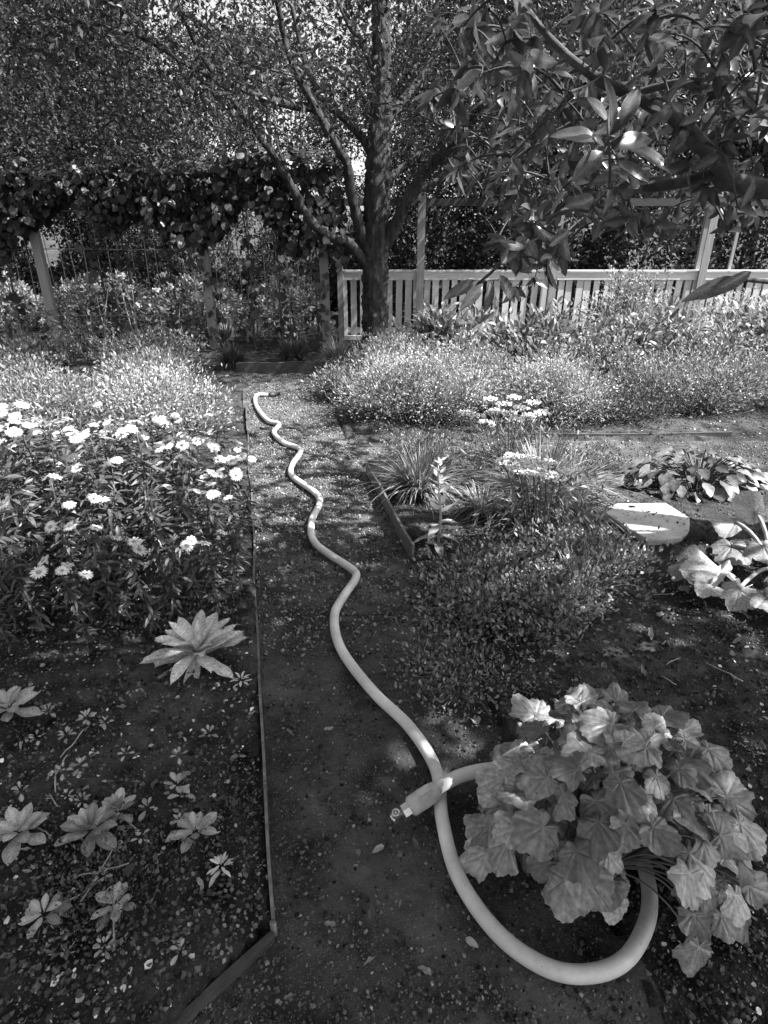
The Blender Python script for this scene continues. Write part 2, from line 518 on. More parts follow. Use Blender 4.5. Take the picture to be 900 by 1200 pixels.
# ------------------------------------------------------------------ garden hose
r = .0185
track = [(316, 463), (301, 463), (300, 475), (313, 492), (327, 497), (321, 507), (333, 519), (352, 527), (343, 544), (343, 558), (374, 583), (365, 612),
         (370, 637), (411, 666), (417, 677), (404, 697), (392, 721), (399, 759), (436, 809), (480, 852), (511, 902), (518, 959), (536, 1025), (580, 1090),
         (637, 1132), (690, 1141), (735, 1122), (760, 1072), (757, 1022), (740, 985)]
pts = [G(a, b, r + .012) for a, b in track]
pts += [G(705, 945, .05), G(650, 912, .07), G(600, 902, .085), G(570, 902, .09), G(540, 909, .085), G(518, 920, .075), G(506, 929, .068)]
hs = catmull(pts, 10)
hose = thing('garden_hose', 'pale garden hose snaking down the gravel path', 'hose', pts[0])
mb = MB(); mb.tube(hs, r, 14); part('tube', mb, M['hose'], hose)
e0 = hs[-1]; ax = unit(G(478, 948, .045) - G(508, 928, .068))
mb = MB(); mb.tube([e0 - ax * .02 + ax * s for s in (0, .004, .02, .05, .085, .092)], [.019, .023, .0265, .0275, .0265, .021], 16)
sl = part('coupling_sleeve', mb, M['sleeve'], hose)
q = np.cross(ax, [0, 0, 1]); q = unit(q); upv = np.cross(q, ax)
mb = MB(); mb.box((-.010, -.018, -.001), (.010, .018, .003), np.stack([q, ax, upv], 1), e0 + ax * .02 + upv * .0265)
part('clip', mb, M['sleeve'], sl, False)
mb = MB(); mb.tube([e0 + ax * s for s in (.070, .072, .092, .094)], [.012, .019, .019, .012], 6)
part('hex_nut', mb, M['brass'], hose, False)
mb = MB(); mb.tube([e0 + ax * s for s in (.092, .118, .119, .128)], [.0115, .0115, .014, .014], 12)
part('valve_body', mb, M['brass'], hose)
mb = MB(); c0 = e0 + ax * .110 + upv * .016
mb.tube([c0 + .009 * (math.cos(t) * ax + math.sin(t) * q) for t in np.linspace(0, 2 * math.pi, 17)], .0032, 6, False)
mb.tube([c0 - upv * .008, c0 + upv * .002], .004, 8)
part('valve_lever', mb, M['brass'], hose)
mb = MB(); mb.tube([e0 + ax * s for s in (.126, .146)], [.0135, .012], 12)
part('end_gasket', mb, M['rubber'], hose)
f0 = pts[0]; fx = unit(np.array([1, .1, .15]))
mb = MB(); mb.tube([f0 + fx * s for s in (-.01, .03, .035, .1, .105)], [.02, .024, .016, .016, .026], 10); part('far_nozzle', mb, M['rubber'], hose)

# ------------------------------------------------------------------ stone slab
sl_px = [(705, 599), (722, 591), (780, 590), (809, 608), (807, 624), (798, 631), (760, 634), (733, 618)]
top = np.array([G(a, b, .035) for a, b in sl_px])
ctr = top.mean(0)
fine = []
for k in range(len(top)):
    for s in np.linspace(0, 1, 5, endpoint=False):
        p = top[k] * (1 - s) + top[(k + 1) % len(top)] * s
        fine.append(p + [.007 * float(vnoise(p[0] * 25, p[1] * 25)), .007 * float(vnoise(p[1] * 25, p[0] * 25)), 0])
fine = np.array(fine)[::-1]
n = len(fine)
inn = ctr + (fine - ctr) * .975; inn[:, 2] += .006
low = fine.copy(); low[:, 2] -= .028
V = np.concatenate([low, fine, inn, [ctr + [0, 0, .008]]])
k = np.arange(n); k1 = (k + 1) % n
F4 = np.concatenate([np.stack([k1 + o, k + o, k + o + n, k1 + o + n], 1) for o in (0, n)])
F3 = np.stack([k1 + 2 * n, k + 2 * n, np.full(n, 3 * n)], 1)
solo('stone_slab', MB().add(V, F4, F3), M['stone'], 'pale speckled flat stone slab lying on the soil', 'slab', smooth=False, loc=ctr - [0, 0, .05])

# ------------------------------------------------------------------ fences
FY = 9.0
pf = thing('picket_fence', 'pale wooden picket fence with tall posts behind the shrubs', 'fence', (-.62, FY, 0))
pk = []
for v in range(4):
    mb = MB(); w = .040 + .002 * v
    mb.box((-w, -.010, .06), (w, .010, .925 + .004 * v)); pk.append(mb.mesh('picket', smooth=False)); pk[-1].materials.append(M['picket'])
x = -.56; kx = 0
while x < 7.4:
    o = bpy.data.objects.new('picket', pk[kx % 4]); o.parent = pf
    o.location = (x + .62, -.035 + random.uniform(-.003, .003), random.uniform(-.02, .008)); o.rotation_euler = (random.uniform(-.008, .008), random.uniform(-.02, .02), 0)
    COL.objects.link(o); x += .127 + random.uniform(-.006, .006); kx += 1
mb = MB(); mb.box((-.66, FY - .075, .945), (7.5, FY + .035, .972)); part('cap_rail', mb, M['rail'], pf, False)
mb = MB(); mb.box((-.655, FY - .064, .845), (7.495, FY - .047, .943)); part('face_rail', mb, M['rail'], pf, False)
mb = MB(); mb.box((-.655, FY - .022, .12), (7.495, FY + .012, .20)); part('lower_rail', mb, M['picket'], pf, False)
mb = MB(); mb.box((-.655, FY - .10, .035), (7.495, FY - .06, .095)); part('kick_rail', mb, M['picket'], pf, False)
for x in (.505, 2.36, 4.42, 6.4):
    mb = MB(); mb.box((x - .05, FY - .105, -.1), (x + .05, FY - .08, 1.93)); mb.box((x - .045, FY + .04, -.1), (x + .045, FY + .10, 1.92))
    part('tall_post', mb, M['post'], pf, False)
mb = MB(); mb.box((4.83, FY + .04, .9), (4.87, FY + .07, 1.9)); part('stake', mb, M['post'], pf, False)
mb = MB(); mb.box((-.65, FY - .12, -.1), (-.57, FY - .04, 1.95)); part('tall_post', mb, M['post'], pf, False)
mb = MB(); mb.box((-.7, FY + .0, 1.77), (7.5, FY + .035, 1.86)); part('top_rail', mb, M['board'], pf, False)

TY = 8.4
tr = thing('vine_trellis', 'timber and wire trellis carrying the climbing vine', 'trellis', (-4.4, TY, 0))
for x in (-4.45, -2.32, -6.5, -.78):
    mb = MB(); mb.box((x - .055, TY - .055, -.1), (x + .055, TY + .03, 2.02)); part('post', mb, M['post'], tr, False)
mb = MB(); mb.box((-7.2, TY - .03, 2.021), (-.6, TY + .05, 2.10)); part('top_beam', mb, M['board'], tr, False)
x = -7.0
while x < -.8:
    mb = MB(); a = random.uniform(-.05, .05)
    mb.tube([(x, TY + .06, 0), (x + a * .5, TY + .06 + random.uniform(-.02, .02), 1.0), (x + a, TY + .06, 2.0)], .0055, 5); part('upright_wire', mb, M['wire'], tr)
    x += .155
for z in (.42, .60, 1.25, 1.7):
    mb = MB(); xs = np.linspace(-7.1, -.7, 24); mb.tube(np.stack([xs, np.full(24, TY + .05), z + .02 * vnoise(xs * 2, xs * 0 + z * 5)], 1), .0055, 5); part('cross_wire', mb, M['wire'], tr)

# ------------------------------------------------------------------ climbing vine on the trellis
def heartT(n=7):
    a = np.linspace(-math.pi, math.pi, 4 * n, endpoint=False)
    rr = .52 * (1 - .55 * np.exp(-((math.pi - np.abs(a)) / .45) ** 2)) * (1 + .28 * np.exp(-(a / .35) ** 2))
    V = np.stack([rr * np.sin(a), .42 + rr * np.cos(a), -.18 * rr ** 2 + .05 * np.abs(np.sin(a))], 1)
    V = np.concatenate([V, [[0, .38, -.03]]])
    k = np.arange(len(a)); return V, np.stack([k, np.full(len(a), len(a)), (k + 1) % len(a)], 1)[:, ::-1]
HEART = heartT(4)
vn = thing('climbing_vine', 'dense dark vine draped over the wire trellis', 'vine', (-3, TY, 0))
nv = 9000
vx = U(-7, -.5, nv)
edge = 1.28 + .9 * vnoise(vx * 1.1, vx * 0) + .6 * vnoise(vx * 3.5, vx * 0 + 5)
crest = .28 * vnoise(vx * 1.7, vx * 0 + 11) + .16 * vnoise(vx * 6, vx * 0 + 13)
vz = 2.16 + crest - (2.16 + crest - edge) * rng.random(nv) ** .9
vy = TY - .12 + rng.normal(size=nv) * .14 + .25 * vnoise(vx * 2.5, vz * 2.5)
st = rng.random(nv) < .07                            # loose strands that hang lower
vz[st] = U(.15, 1.5, st.sum()); vx[st] = rng.choice([-6.6, -5.6, -4.9, -3.7, -3.3, -2.75, -2.3, -1.75, -1.35, -.85], st.sum()) + rng.normal(size=st.sum()) * .07
tp = rng.random(nv) < .16
vz[tp] = 2.14 + crest[tp] + np.abs(rng.normal(size=tp.sum())) * .06; vy[tp] = TY + rng.normal(size=tp.sum()) * .25
P = np.stack([vx, vy, vz], 1)
D = unit(np.stack([.5 * rng.normal(size=nv), -.25 + .35 * rng.normal(size=nv), -.9 + .3 * rng.normal(size=nv)], 1))
Nn = unit(np.stack([.6 * rng.normal(size=nv), -.7 + .5 * rng.normal(size=nv), .5 + .4 * rng.normal(size=nv)], 1))
D[tp] = unit(np.stack([rng.normal(size=tp.sum()), rng.normal(size=tp.sum()) - .5, .2 * rng.normal(size=tp.sum())], 1)); Nn[tp] = unit(np.array([0, -.3, 1.]) + .3 * rng.normal(size=(tp.sum(), 3)))
sz = U(.045, .115, nv)
pick = np.argsort(vy + 3 * (np.abs(vx + 3) > 3))[:300]
rest = np.ones(nv, bool); rest[pick] = False
mb = MB().batch(HEART, P[rest], D[rest], Nn[rest], sz[rest])
part('foliage', mb, M['l_vine'], vn, kind='stuff')
hm = MB().add(*HEART).mesh('leaf'); hm.materials.append(M['l_vine_o'])
for k in pick: piece('leaf', hm, vn, P[k], D[k], Nn[k], sz[k])
for x in (-6.6, -5.6, -4.9, -3.7, -3.3, -2.75, -1.75, -1.35, -.85):
    z = np.linspace(0, 2.1, 16); mb = MB()
    mb.tube(np.stack([x + .10 * vnoise(z * 3, z * 0 + x), TY - .06 + .08 * vnoise(z * 3 + 5, z * 0 + x), z], 1), np.linspace(.016, .006, 16), 6); part('stem', mb, M['bark_dark'], vn)

# ------------------------------------------------------------------ trees
def limbs_to(mb, src, C, rad0, rad1, droop=.15, sides=5, seg=6):
    """thin curved branches from the nearest limb point to every cluster"""
    C = np.asarray(C); order = np.argsort([np.min(np.linalg.norm(src - c, axis=1)) for c in C])
    pool = np.asarray(src)
    for q in order:                                  # a new twig may start from an earlier one
        c = C[q]
        d = np.linalg.norm(pool - c, axis=1) + .6 * np.maximum(0, pool[:, 2] - c[2])
        s = pool[np.argmin(d)]
        pool = np.concatenate([pool, [c, (s + c) / 2]])
        t = np.linspace(0, 1, seg)[:, None]
        mid = (s + c) / 2 + [0, 0, droop * np.linalg.norm(c - s)] + rng.normal(size=3) * .05 * np.linalg.norm(c - s)
        mb.tube((1 - t) ** 2 * s + 2 * t * (1 - t) * mid + t * t * c, np.linspace(rad0, rad1, seg), sides, False)

def leaf_cloud(mb, T, C, per, spread, s0, s1, up=.5, sag=.3):
    n = len(C) * per
    off = rng.normal(size=(n, 3)) * np.array([spread, spread, spread * .7])
    P = np.repeat(C, per, 0) + off
    D = unit(unit(off) + .7 * rng.normal(size=(n, 3)) - [0, 0, sag])
    Nn = unit(rng.normal(size=(n, 3)) * .7 + [0, 0, up])
    return P, D, Nn, U(s0, s1, n)

# --- the garden tree by the end of the path
TB = G(440, 409)
Y0 = TB[1]
tree = thing('garden_tree', 'spreading deciduous tree with rough bark at the end of the path', 'tree', TB)
def wpath(seq): return catmull([W(a, b, Y0 + dy) for a, b, dy in seq], 7)
trunk = wpath([(438, 418, 0), (439, 392, 0), (440, 340, 0), (441, 285, 0), (442, 220, 0), (444, 150, .05), (447, 80, .1), (446, 10, .1), (440, -70, 0), (436, -150, 0)])
tr_r = np.interp(np.linspace(0, 1, len(trunk)), [0, .05, .15, .3, .5, .75, 1], [.23, .185, .16, .155, .135, .10, .045])
def rough_tube(mb, P, Rr, sides, amp):
    k0 = mb.n
    mb.tube(P, Rr, sides)
    V = mb.V[-1]; n = len(P); a = np.tile(np.arange(sides), n); h = np.repeat(np.arange(n), sides)
    cen = P[h]; d = V[:n * sides] - cen
    f = 1 + amp * (vnoise(a * .9, h * .22) + .7 * vnoise(a * 2.1 + 7, h * .5))
    V[:n * sides] = cen + d * f[:, None]
mb = MB(); rough_tube(mb, catmull(trunk, 4), np.interp(np.linspace(0, 1, (len(trunk) - 1) * 4 + 1), np.linspace(0, 1, len(trunk)), tr_r), 28, .36)
part('trunk', mb, M['bark'], tree)
LIMBS = [
    ([(432, 312, 0), (410, 286, -.2), (393, 279, -.3), (373, 269, -.4), (356, 246, -.5), (344, 223, -.6), (322, 185, -.7), (293, 146, -.8), (270, 115, -.9), (240, 70, -1), (215, 20, -1.1), (180, -60, -1.2)], .075),
    ([(434, 300, 0), (421, 265, -.1), (412, 225, -.15), (405, 190, -.2), (388, 160, -.25), (370, 128, -.3), (350, 90, -.4), (334, 49, -.4), (322, -10, -.5), (300, -90, -.5)], .085),
    ([(440, 190, 0), (428, 166, .1), (405, 140, .15), (384, 122, .2), (360, 80, .3), (345, 20, .4), (330, -60, .5)], .07),
    ([(369, 127, -.3), (330, 121, -.4), (300, 112, -.6), (272, 100, -.7), (220, 76, -.9), (168, 44, -1.2), (120, 30, -1.4), (60, 20, -1.6)], .055),
    ([(450, 290, 0), (465, 262, -.1), (478, 232, -.2), (496, 205, -.3), (520, 180, -.5), (545, 150, -.6), (580, 100, -.8), (610, 50, -1), (640, -40, -1)], .09),
    ([(448, 230, 0), (462, 205, .2), (480, 190, .4), (505, 170, .7), (540, 155, 1.), (580, 120, 1.3), (630, 70, 1.5)], .06),
    ([(475, 240, -.15), (492, 222, 0), (515, 208, .2), (540, 175, .4), (570, 140, .6), (610, 110, .7)], .06),
    ([(445, 150, .05), (470, 120, .3), (500, 80, .6), (530, 20, .9), (560, -60, 1.2)], .07),
    ([(446, 100, .1), (430, 60, .6), (400, 10, 1.), (370, -70, 1.5)], .07),
    ([(344, 223, -.6), (338, 205, -.5), (326, 172, -.4), (320, 130, -.2)], .03)]
src = [trunk[len(trunk) // 3:]]
for seq, r0 in LIMBS:
    pth = wpath(seq); src.append(pth[len(pth) // 4:])
    mb = MB(); rough_tube(mb, catmull(pth, 2), np.linspace(r0 * .88, r0 * .25, (len(pth) - 1) * 2 + 1), 10, .42); part('limb', mb, M['bark'], tree)
src = np.concatenate(src)
# crown clusters: a wide umbrella, lower on the left
C = []
while len(C) < 480:
    p = np.array([U(-4.9, 4.4), U(-2.6, 3.0), U(2.15, 4.7)])
    q = np.array([(p[0] + .4) / 4.8, p[1] / 3., (p[2] - 3.1) / (3.4 if p[2] > 3.1 else 1.2)])
    if .25 < q @ q < 1 and np.min(np.linalg.norm(src - (p + [TB[0], Y0, 0]), axis=1)) < 1.9:
        if p[2] < 2.5 and -2.2 < p[0] < .6: continue
        C.append(p + [TB[0], Y0, 0])
C = np.array(C)
cpx, cpy, _ = proj(C)
def near_gap(x, y, gaps):
    k = np.zeros(len(x), bool)
    for gx_, gy_, gr in gaps: k |= np.hypot(x - gx_, y - gy_) < gr
    return k
mb = MB(); limbs_to(mb, src, C, .011, .003, .03); part('branchwork', mb, M['bark_dark'], tree, kind='stuff')
mb = MB().batch(SMALL, *leaf_cloud(mb, SMALL, C, 165, .25, .035, .085))
part('crown', mb, M['l_tree'], tree, smooth=False, kind='stuff')

# --- woodland beyond the fence
def wood_variant(h, rad, ncl, per, ls):
    pts_t = np.stack([.25 * vnoise(np.linspace(0, 4, 12), np.full(12, h)), .25 * vnoise(np.linspace(0, 4, 12) + 9, np.full(12, h)), np.linspace(-.3, h * .9, 12)], 1)
    tm = MB(); tm.tube(pts_t, np.linspace(.17, .04, 12), 9)
    C = []
    while len(C) < ncl:
        p = np.array([U(-1, 1), U(-1, 1), U(-1, 1)])
        q = p @ p
        if q < 1 and rng.random() < .25 + q: C.append([p[0] * rad, p[1] * rad, h * .58 + p[2] * h * .46])
    C = np.array(C)
    lm = MB(); limbs_to(lm, pts_t[2:], C, .022, .005, .04, sides=4, seg=5)
    fm = MB().batch(SMALL, *leaf_cloud(None, SMALL, C, per, .27, ls * .7, ls * 1.3))
    return tm.mesh('trunk'), lm.mesh('branchwork'), fm.mesh('crown', smooth=False)
variants = [wood_variant(7.5, 2.2, 135, 260, .11), wood_variant(9., 1.9, 135, 260, .105), wood_variant(6., 2.4, 130, 260, .11), wood_variant(7., 2.2, 62, 260, .105)]
for tm, lm, fm in variants:
    tm.materials.append(M['bark_dark']); lm.materials.append(M['bark_dark']); fm.materials.append(M['l_far'])
spots = [(-11.5, 13, 0, .9), (-8.6, 12.2, 2, .9), (-6.3, 14.5, 1, .9), (-4.6, 12.6, 2, .62), (-2.7, 16.5, 3, .8), (-.4, 18.5, 3, .8), (2.4, 15, 2, .95), (4.9, 13.2, 0, .9), (7.6, 13.6, 1, .9),
         (10.4, 14.5, 2, 1.1), (-13.5, 19, 1, 1.1), (-9, 20, 0, 1.2), (-5.2, 22, 3, 1.0), (1.9, 24, 3, 1.1), (6, 21, 1, 1.15), (10.5, 21, 0, 1.2), (15, 19, 2, 1.4), (-17, 17, 2, 1.3)]
for x, y, v, s in spots:
    t = thing('woodland_tree', ('leafy round-crowned tree in the wood beyond the fence', 'tall narrow leafy tree in the wood beyond the fence', 'low broad leafy tree in the wood beyond the fence', 'thin-crowned tree in the wood with sky showing through')[v], 'tree', (x, y, max(0, (y - 11) * .02)), ('round trees of the wood', 'tall trees of the wood', 'broad trees of the wood', 'thin trees of the wood')[v])
    t.scale = (s, s, s); t.rotation_euler = (0, 0, random.uniform(0, 6.28))
    for nm, me in zip(('trunk', 'branchwork', 'crown'), variants[v]):
        o = bpy.data.objects.new(nm, me); o.parent = t; COL.objects.link(o)
        if nm != 'trunk': o['kind'] = 'stuff'

# dark hedge shrubs right behind the picket fence, undergrowth behind the trellis
def bush_mesh(rx, ry, h, n, T, s0, s1, low=.03):
    P = []
    d = rdir(n * 2); d = d[d[:, 2] > -.3][:n]
    k = rng.random(len(d)) ** .33
    k = .55 + .45 * k
    b = 1 + .35 * vnoise(d[:, 0] * 2.5 + 3, d[:, 1] * 2.5 + d[:, 2] * 2)
    P = np.stack([d[:, 0] * rx, d[:, 1] * ry, h * .3 + d[:, 2] * h * .7], 1) * (k * b)[:, None]
    P[:, 2] = np.abs(P[:, 2]) + low
    D = unit(d + .8 * rng.normal(size=d.shape) + [0, 0, .1]); Nn = unit(d + .6 * rng.normal(size=d.shape) + [0, 0, .4])
    return MB().batch(T, P, D, Nn, U(s0, s1, len(P)))
hm = bush_mesh(1.35, .8, 2.1, 9000, SMALL, .06, .12).mesh('foliage', smooth=False); hm.materials.append(M['l_hedge'])
for x, lab in ((.4, 'dark evergreen hedge shrub behind the fence post nearest the tree trunk'), (2.3, 'dark evergreen hedge shrub behind the second tall fence post from the trunk'),
               (4.2, 'dark evergreen hedge shrub behind the fence post beside the thin stake'), (6.1, 'dark evergreen hedge shrub past the thin stake'), (8.2, 'dark evergreen hedge shrub closing the hedge past the end of the fence')):
    t = thing('hedge_shrub', lab, 'shrub', (x, 10.6 + random.uniform(-.2, .3), 0), 'hedge shrubs behind the picket fence')
    o = bpy.data.objects.new('foliage', hm); o.parent = t; o['kind'] = 'stuff'; COL.objects.link(o); t.rotation_euler.z = random.choice((0, math.pi)); t.scale = (1, 1, random.uniform(.9, 1.12))
    mb = MB(); mb.tube([(0, 0, -.1), (.05, 0, .6), (0, .05, 1.3)], [.06, .05, .03], 7); me = mb.mesh('trunk'); me.materials.append(M['bark_dark'])
    o = bpy.data.objects.new('trunk', me); o.parent = t; COL.objects.link(o)
um = bush_mesh(1.1, .6, .75, 3500, SMALL, .05, .10).mesh('foliage', smooth=False); um.materials.append(M['l_pale2'])
for x, lab in ((-8.2, 'loose leafy shrub past the outer end of the trellis'), (-6.4, 'loose leafy shrub behind the trellis outside its leaning-looking post'), (-4.7, 'loose leafy shrub behind the first tall trellis post'),
               (-3.1, 'loose leafy shrub behind the middle trellis post'), (-1.6, 'loose leafy shrub behind the trellis between its middle post and the tree')):
    t = thing('undergrowth_shrub', lab, 'shrub', (x, 10.2 + random.uniform(-.4, .5), 0), 'shrubs behind the trellis')
    o = bpy.data.objects.new('foliage', um); o.parent = t; o['kind'] = 'stuff'; COL.objects.link(o); t.rotation_euler.z = random.uniform(0, 6)

u2 = bush_mesh(1.3, .8, 1.5, 6000, SMALL, .06, .11).mesh('foliage', smooth=False); u2.materials.append(M['l_far'])
for x, y, lab in ((-9.6, 12.4, 'tall dim shrub under the wood at its outer corner'), (-7.4, 11.9, 'tall dim shrub under the wood past the outer trellis post'), (-5.4, 12.3, 'tall dim shrub behind the pale shrubs at the outer post'),
               (-3.6, 11.8, 'tall dim shrub behind the pale shrubs at the middle post'), (-1.8, 12.2, 'tall dim shrub seen between the middle post and the tree'), (-.3, 11.8, 'tall dim shrub behind the garden tree trunk')):
    t = thing('woodland_shrub', lab, 'shrub', (x, y, 0), 'dim shrubs along the wood')
    o = bpy.data.objects.new('foliage', u2); o.parent = t; o['kind'] = 'stuff'; COL.objects.link(o); t.rotation_euler.z = random.uniform(0, 6)

# ------------------------------------------------------------------ magnolia: trunk right of the view, branches reach in overhead
MGB = np.array([3.35, 2.55, 0])
mag = thing('magnolia_tree', 'magnolia with large glossy leaves overhanging the beds on a bent bough', 'tree', MGB)
mtr = catmull([MGB + [0, 0, -.1], MGB + [-.03, 0, .6], MGB + [-.1, .05, 1.2], MGB + [-.1, .0, 1.9], MGB + [.1, 0, 2.8], MGB + [.15, -.1, 3.8], MGB + [.2, -.1, 4.8]], 5)
mb = MB(); rough_tube(mb, mtr, np.linspace(.14, .03, len(mtr)), 14, .2); part('trunk', mb, M['bark_dark'], mag)
B = []
def bough(pts, r0, r1=.008):
    p = catmull(pts, 7); B.append(p[len(p) // 5:])
    mb = MB(); rough_tube(mb, p, np.linspace(r0, r1, len(p)), 9, .25); part('bough', mb, M['bark_dark'], mag)
bough([MGB + [-.1, 0, 1.35], W(905, 222, 2.45), W(850, 200, 2.35), W(826, 175, 2.3), W(815, 160, 2.25), W(790, 140, 2.25), W(745, 115, 2.2), W(690, 85, 2.2), W(640, 40, 2.3), W(590, -30, 2.4)], .034)
bough([W(850, 200, 2.35), W(790, 215, 2.5), W(720, 225, 2.7), W(660, 240, 2.9), W(610, 280, 3.0), W(575, 320, 3.05), W(540, 345, 3.1)], .022, .004)
bough([MGB + [-.1, .05, 1.1], W(900, 330, 2.6), W(850, 330, 2.5), W(810, 345, 2.45)], .012, .004)
bough([MGB + [-.1, .05, 1.7], W(880, 110, 3.2), W(780, 100, 3.6), W(680, 140, 3.8), W(600, 190, 3.9), W(560, 250, 3.9)], .028, .006)
bough([MGB + [0, 0, 2.0], [2.4, 1.9, 2.6], [1.5, 1.4, 2.8], [.6, 1.1, 2.9], [-.2, .9, 3.1]], .05)
bough([MGB + [.1, 0, 2.4], [2.4, 3.2, 3.1], [1.7, 2.8, 3.3], [.9, 2.5, 3.2]], .05)
bough([MGB + [.1, 0, 2.2], [2.8, 1.2, 2.7], [2.2, .2, 2.9], [1.2, -.6, 3.1], [.2, -.8, 3.2]], .05)
bough([MGB + [.1, 0, 2.8], [3.6, 1.6, 3.6], [3.2, .4, 4.0]], .04)
bough([MGB + [.1, 0, 3.0], [2.6, 2.3, 4.0], [1.6, 2.0, 4.4], [.8, 1.6, 4.6]], .04)
src = np.concatenate(B)
cl = []
# low clusters that hang into the view
tries = 0
while len(cl) < 290 and tries < 20000:
    tries += 1
    a, b, yy = U(500, 905), U(10, 345), U(2.1, 4.6)
    if b > 60 + (a - 470) * 2.2: continue
    if b > 235 and not (a < 690 and abs((a - 560) * .8 + (b - 330)) < 55 or (a > 640 and b < 268)): continue
    if math.hypot(a - 525, b - 60) < 30: continue
    p = W(a, b, yy)
    if p[2] > 1.15 and all(np.linalg.norm(p - c) > .09 for c in cl): cl.append(p)
cl = np.array(cl)
sv = np.array(sdir)
LITGAPS = [((.52, 1.2, .42), .38), ((-.60, 1.68, .12), .25), ((.7, 2.2, .1), .3), ((-.9, 2.2, .6), .45), ((-1.4, 2.2, .6), .45), ((-.8, 2.6, .6), .45)]   # openings shaped in the crown to let sun on to these spots
up_cl = []
while len(up_cl) < 520:
    p = np.array([U(-1.1, 4.6), U(-1.6, 2.9), U(2.4, 5.0)])
    q = (p - [2.1, .3, 2.7]) / [3.0, 2.0, 2.3]
    if q @ q < 1 and min(np.linalg.norm(src - p, axis=1)) < 1.3:
        a, b, d = proj(p)
        if d[0] > .2 and b[0] > 0 and a[0] < 560: continue
        if any(np.linalg.norm(np.cross(p - np.array(g), sv)) < gr for g, gr in LITGAPS): continue
        up_cl.append(p)
while len(up_cl) < 640:                              # unseen leaf clusters added up the sun rays to shade beds and path
    g = np.array([U(-1.0, .6), U(.5, 1.95), 0]); t = U(2.7, 4.6) / sv[2]; p = g + sv * t
    if any(np.linalg.norm(np.cross(p - np.array(q), sv)) < gr for q, gr in LITGAPS): continue
    up_cl.append(p)
up_cl = np.array(up_cl)
mb = MB(); limbs_to(mb, src, cl, .006, .0025, .22, 5, 8); part('twig_work', mb, M['bark_dark'], mag, kind='stuff')
mb = MB(); limbs_to(mb, src, up_cl, .014, .005, .1); part('upper_twig_work', mb, M['bark_dark'], mag, kind='stuff')

def bigleaf_mesh(name, mat, w=.42, n=8, fold=.12, curl=.2, wave=.015, pk=.85, seed=0, rnd=.75):
    V = []; A = []; F = []
    rs = np.random.default_rng(seed)
    cols = [-1, -.55, 0, .55, 1]
    for i in range(n + 1):
        t = i / n; hw = .5 * w * max(.012, math.sin(math.pi * min(t, .9999) ** pk)) ** rnd
        for ccol in cols:
            V.append([ccol * hw, t, -curl * t * t + fold * abs(ccol) * hw * 1.6 - .3 * fold * ccol * ccol * hw + wave * math.sin(t * 11 + seed + 2 * ccol) * abs(ccol)])
            A.append(1. if ccol == 0 else (.35 if i % 2 else 0.))
    for i in range(n):
        for k in range(4):
            a = i * 5 + k; F.append([a, a + 1, a + 6, a + 5])
    me = MB().add(V, np.array(F)).mesh(name, attr=A)
    me.materials.append(mat); return me
mag_meshes = [bigleaf_mesh('leaf', M['l_mag'], .40 + .04 * (k % 3), 8, .16, .1 + .09 * k, .012, .85, k) for k in range(4)]
cnt = 0
dist = np.argsort([np.linalg.norm(c - [0, 0, CAM_H]) for c in cl])
MAGT = leafT(5, .42, .16, .2)
mbr = MB()
for ci in dist:
    c0 = cl[ci]; s = src[np.argmin(np.linalg.norm(src - c0, axis=1))]
    axis = unit(c0 - s + [0, 0, -.05] + rng.normal(size=3) * .12)
    k = random.randint(5, 8); ph = U(0, 6.28)
    e1 = unit(np.cross(axis, [0.1, .2, 1])); e2 = np.cross(axis, e1)
    for q in range(k):
        an = ph + q * 2.4; outw = math.cos(an) * e1 + math.sin(an) * e2
        D = unit(axis * U(.2, .9) + outw * U(.7, 1.1) + [0, 0, -.25])
        Nn = unit(axis * .9 - outw * .3 + np.array([0, -.1, .8]) + rng.normal(size=3) * .2)
        P = c0 + axis * U(-.05, .02); S = U(.05, .105)
        if cnt < 280: piece('leaf', random.choice(mag_meshes), mag, P, D, Nn, S); cnt += 1
        else: mbr.batch(MAGT, [P], [D], [Nn], S)
for (a, b), (c, d), yy, w in (((716, 174), (774, 148), 1.85, .9), ((716, 152), (727, 92), 1.85, 1), ((727, 146), (752, 98), 1.9, 1), ((714, 220), (713, 252), 1.85, .9), ((612, 150), (574, 160), 2.0, 1), ((733, 172), (794, 188), 1.95, .8),
                              ((716, 200), (744, 207), 1.85, .8), ((642, 112), (630, 142), 2.1, .9), ((700, 165), (652, 146), 1.9, 1.1), ((706, 178), (676, 205), 1.9, 1), ((712, 140), (690, 112), 1.9, 1), ((724, 190), (765, 208), 1.9, .8),
                              ((860, 325), (802, 352), 2.2, .6), ((880, 318), (838, 345), 2.2, .6), ((672, 92), (648, 80), 2.1, 1), ((560, 330), (520, 345), 2.9, .9), ((565, 335), (540, 362), 2.9, .9), ((575, 330), (574, 368), 2.9, .9), ((585, 322), (605, 355), 2.9, .9)):
    A = W(a, b, yy); Bp = W(c, d, yy + U(-.08, .08)); L = np.linalg.norm(Bp - A)
    piece('leaf', random.choice(mag_meshes), mag, A, Bp - A, unit(np.array([.25, -.75, .6]) + rng.normal(size=3) * .15), (L * w, L, L))
mb = MB(); mb.tube(catmull([W(740, 108, 2.2), W(716, 125, 1.95), W(713, 160, 1.87), W(715, 190, 1.85), W(714, 222, 1.85)], 5), .0035, 6); part('twig', mb, M['bark_dark'], mag)
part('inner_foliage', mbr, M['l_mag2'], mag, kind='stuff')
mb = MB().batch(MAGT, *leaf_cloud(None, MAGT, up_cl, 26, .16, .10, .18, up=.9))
part('foliage', mb, M['l_mag2'], mag, kind='stuff')

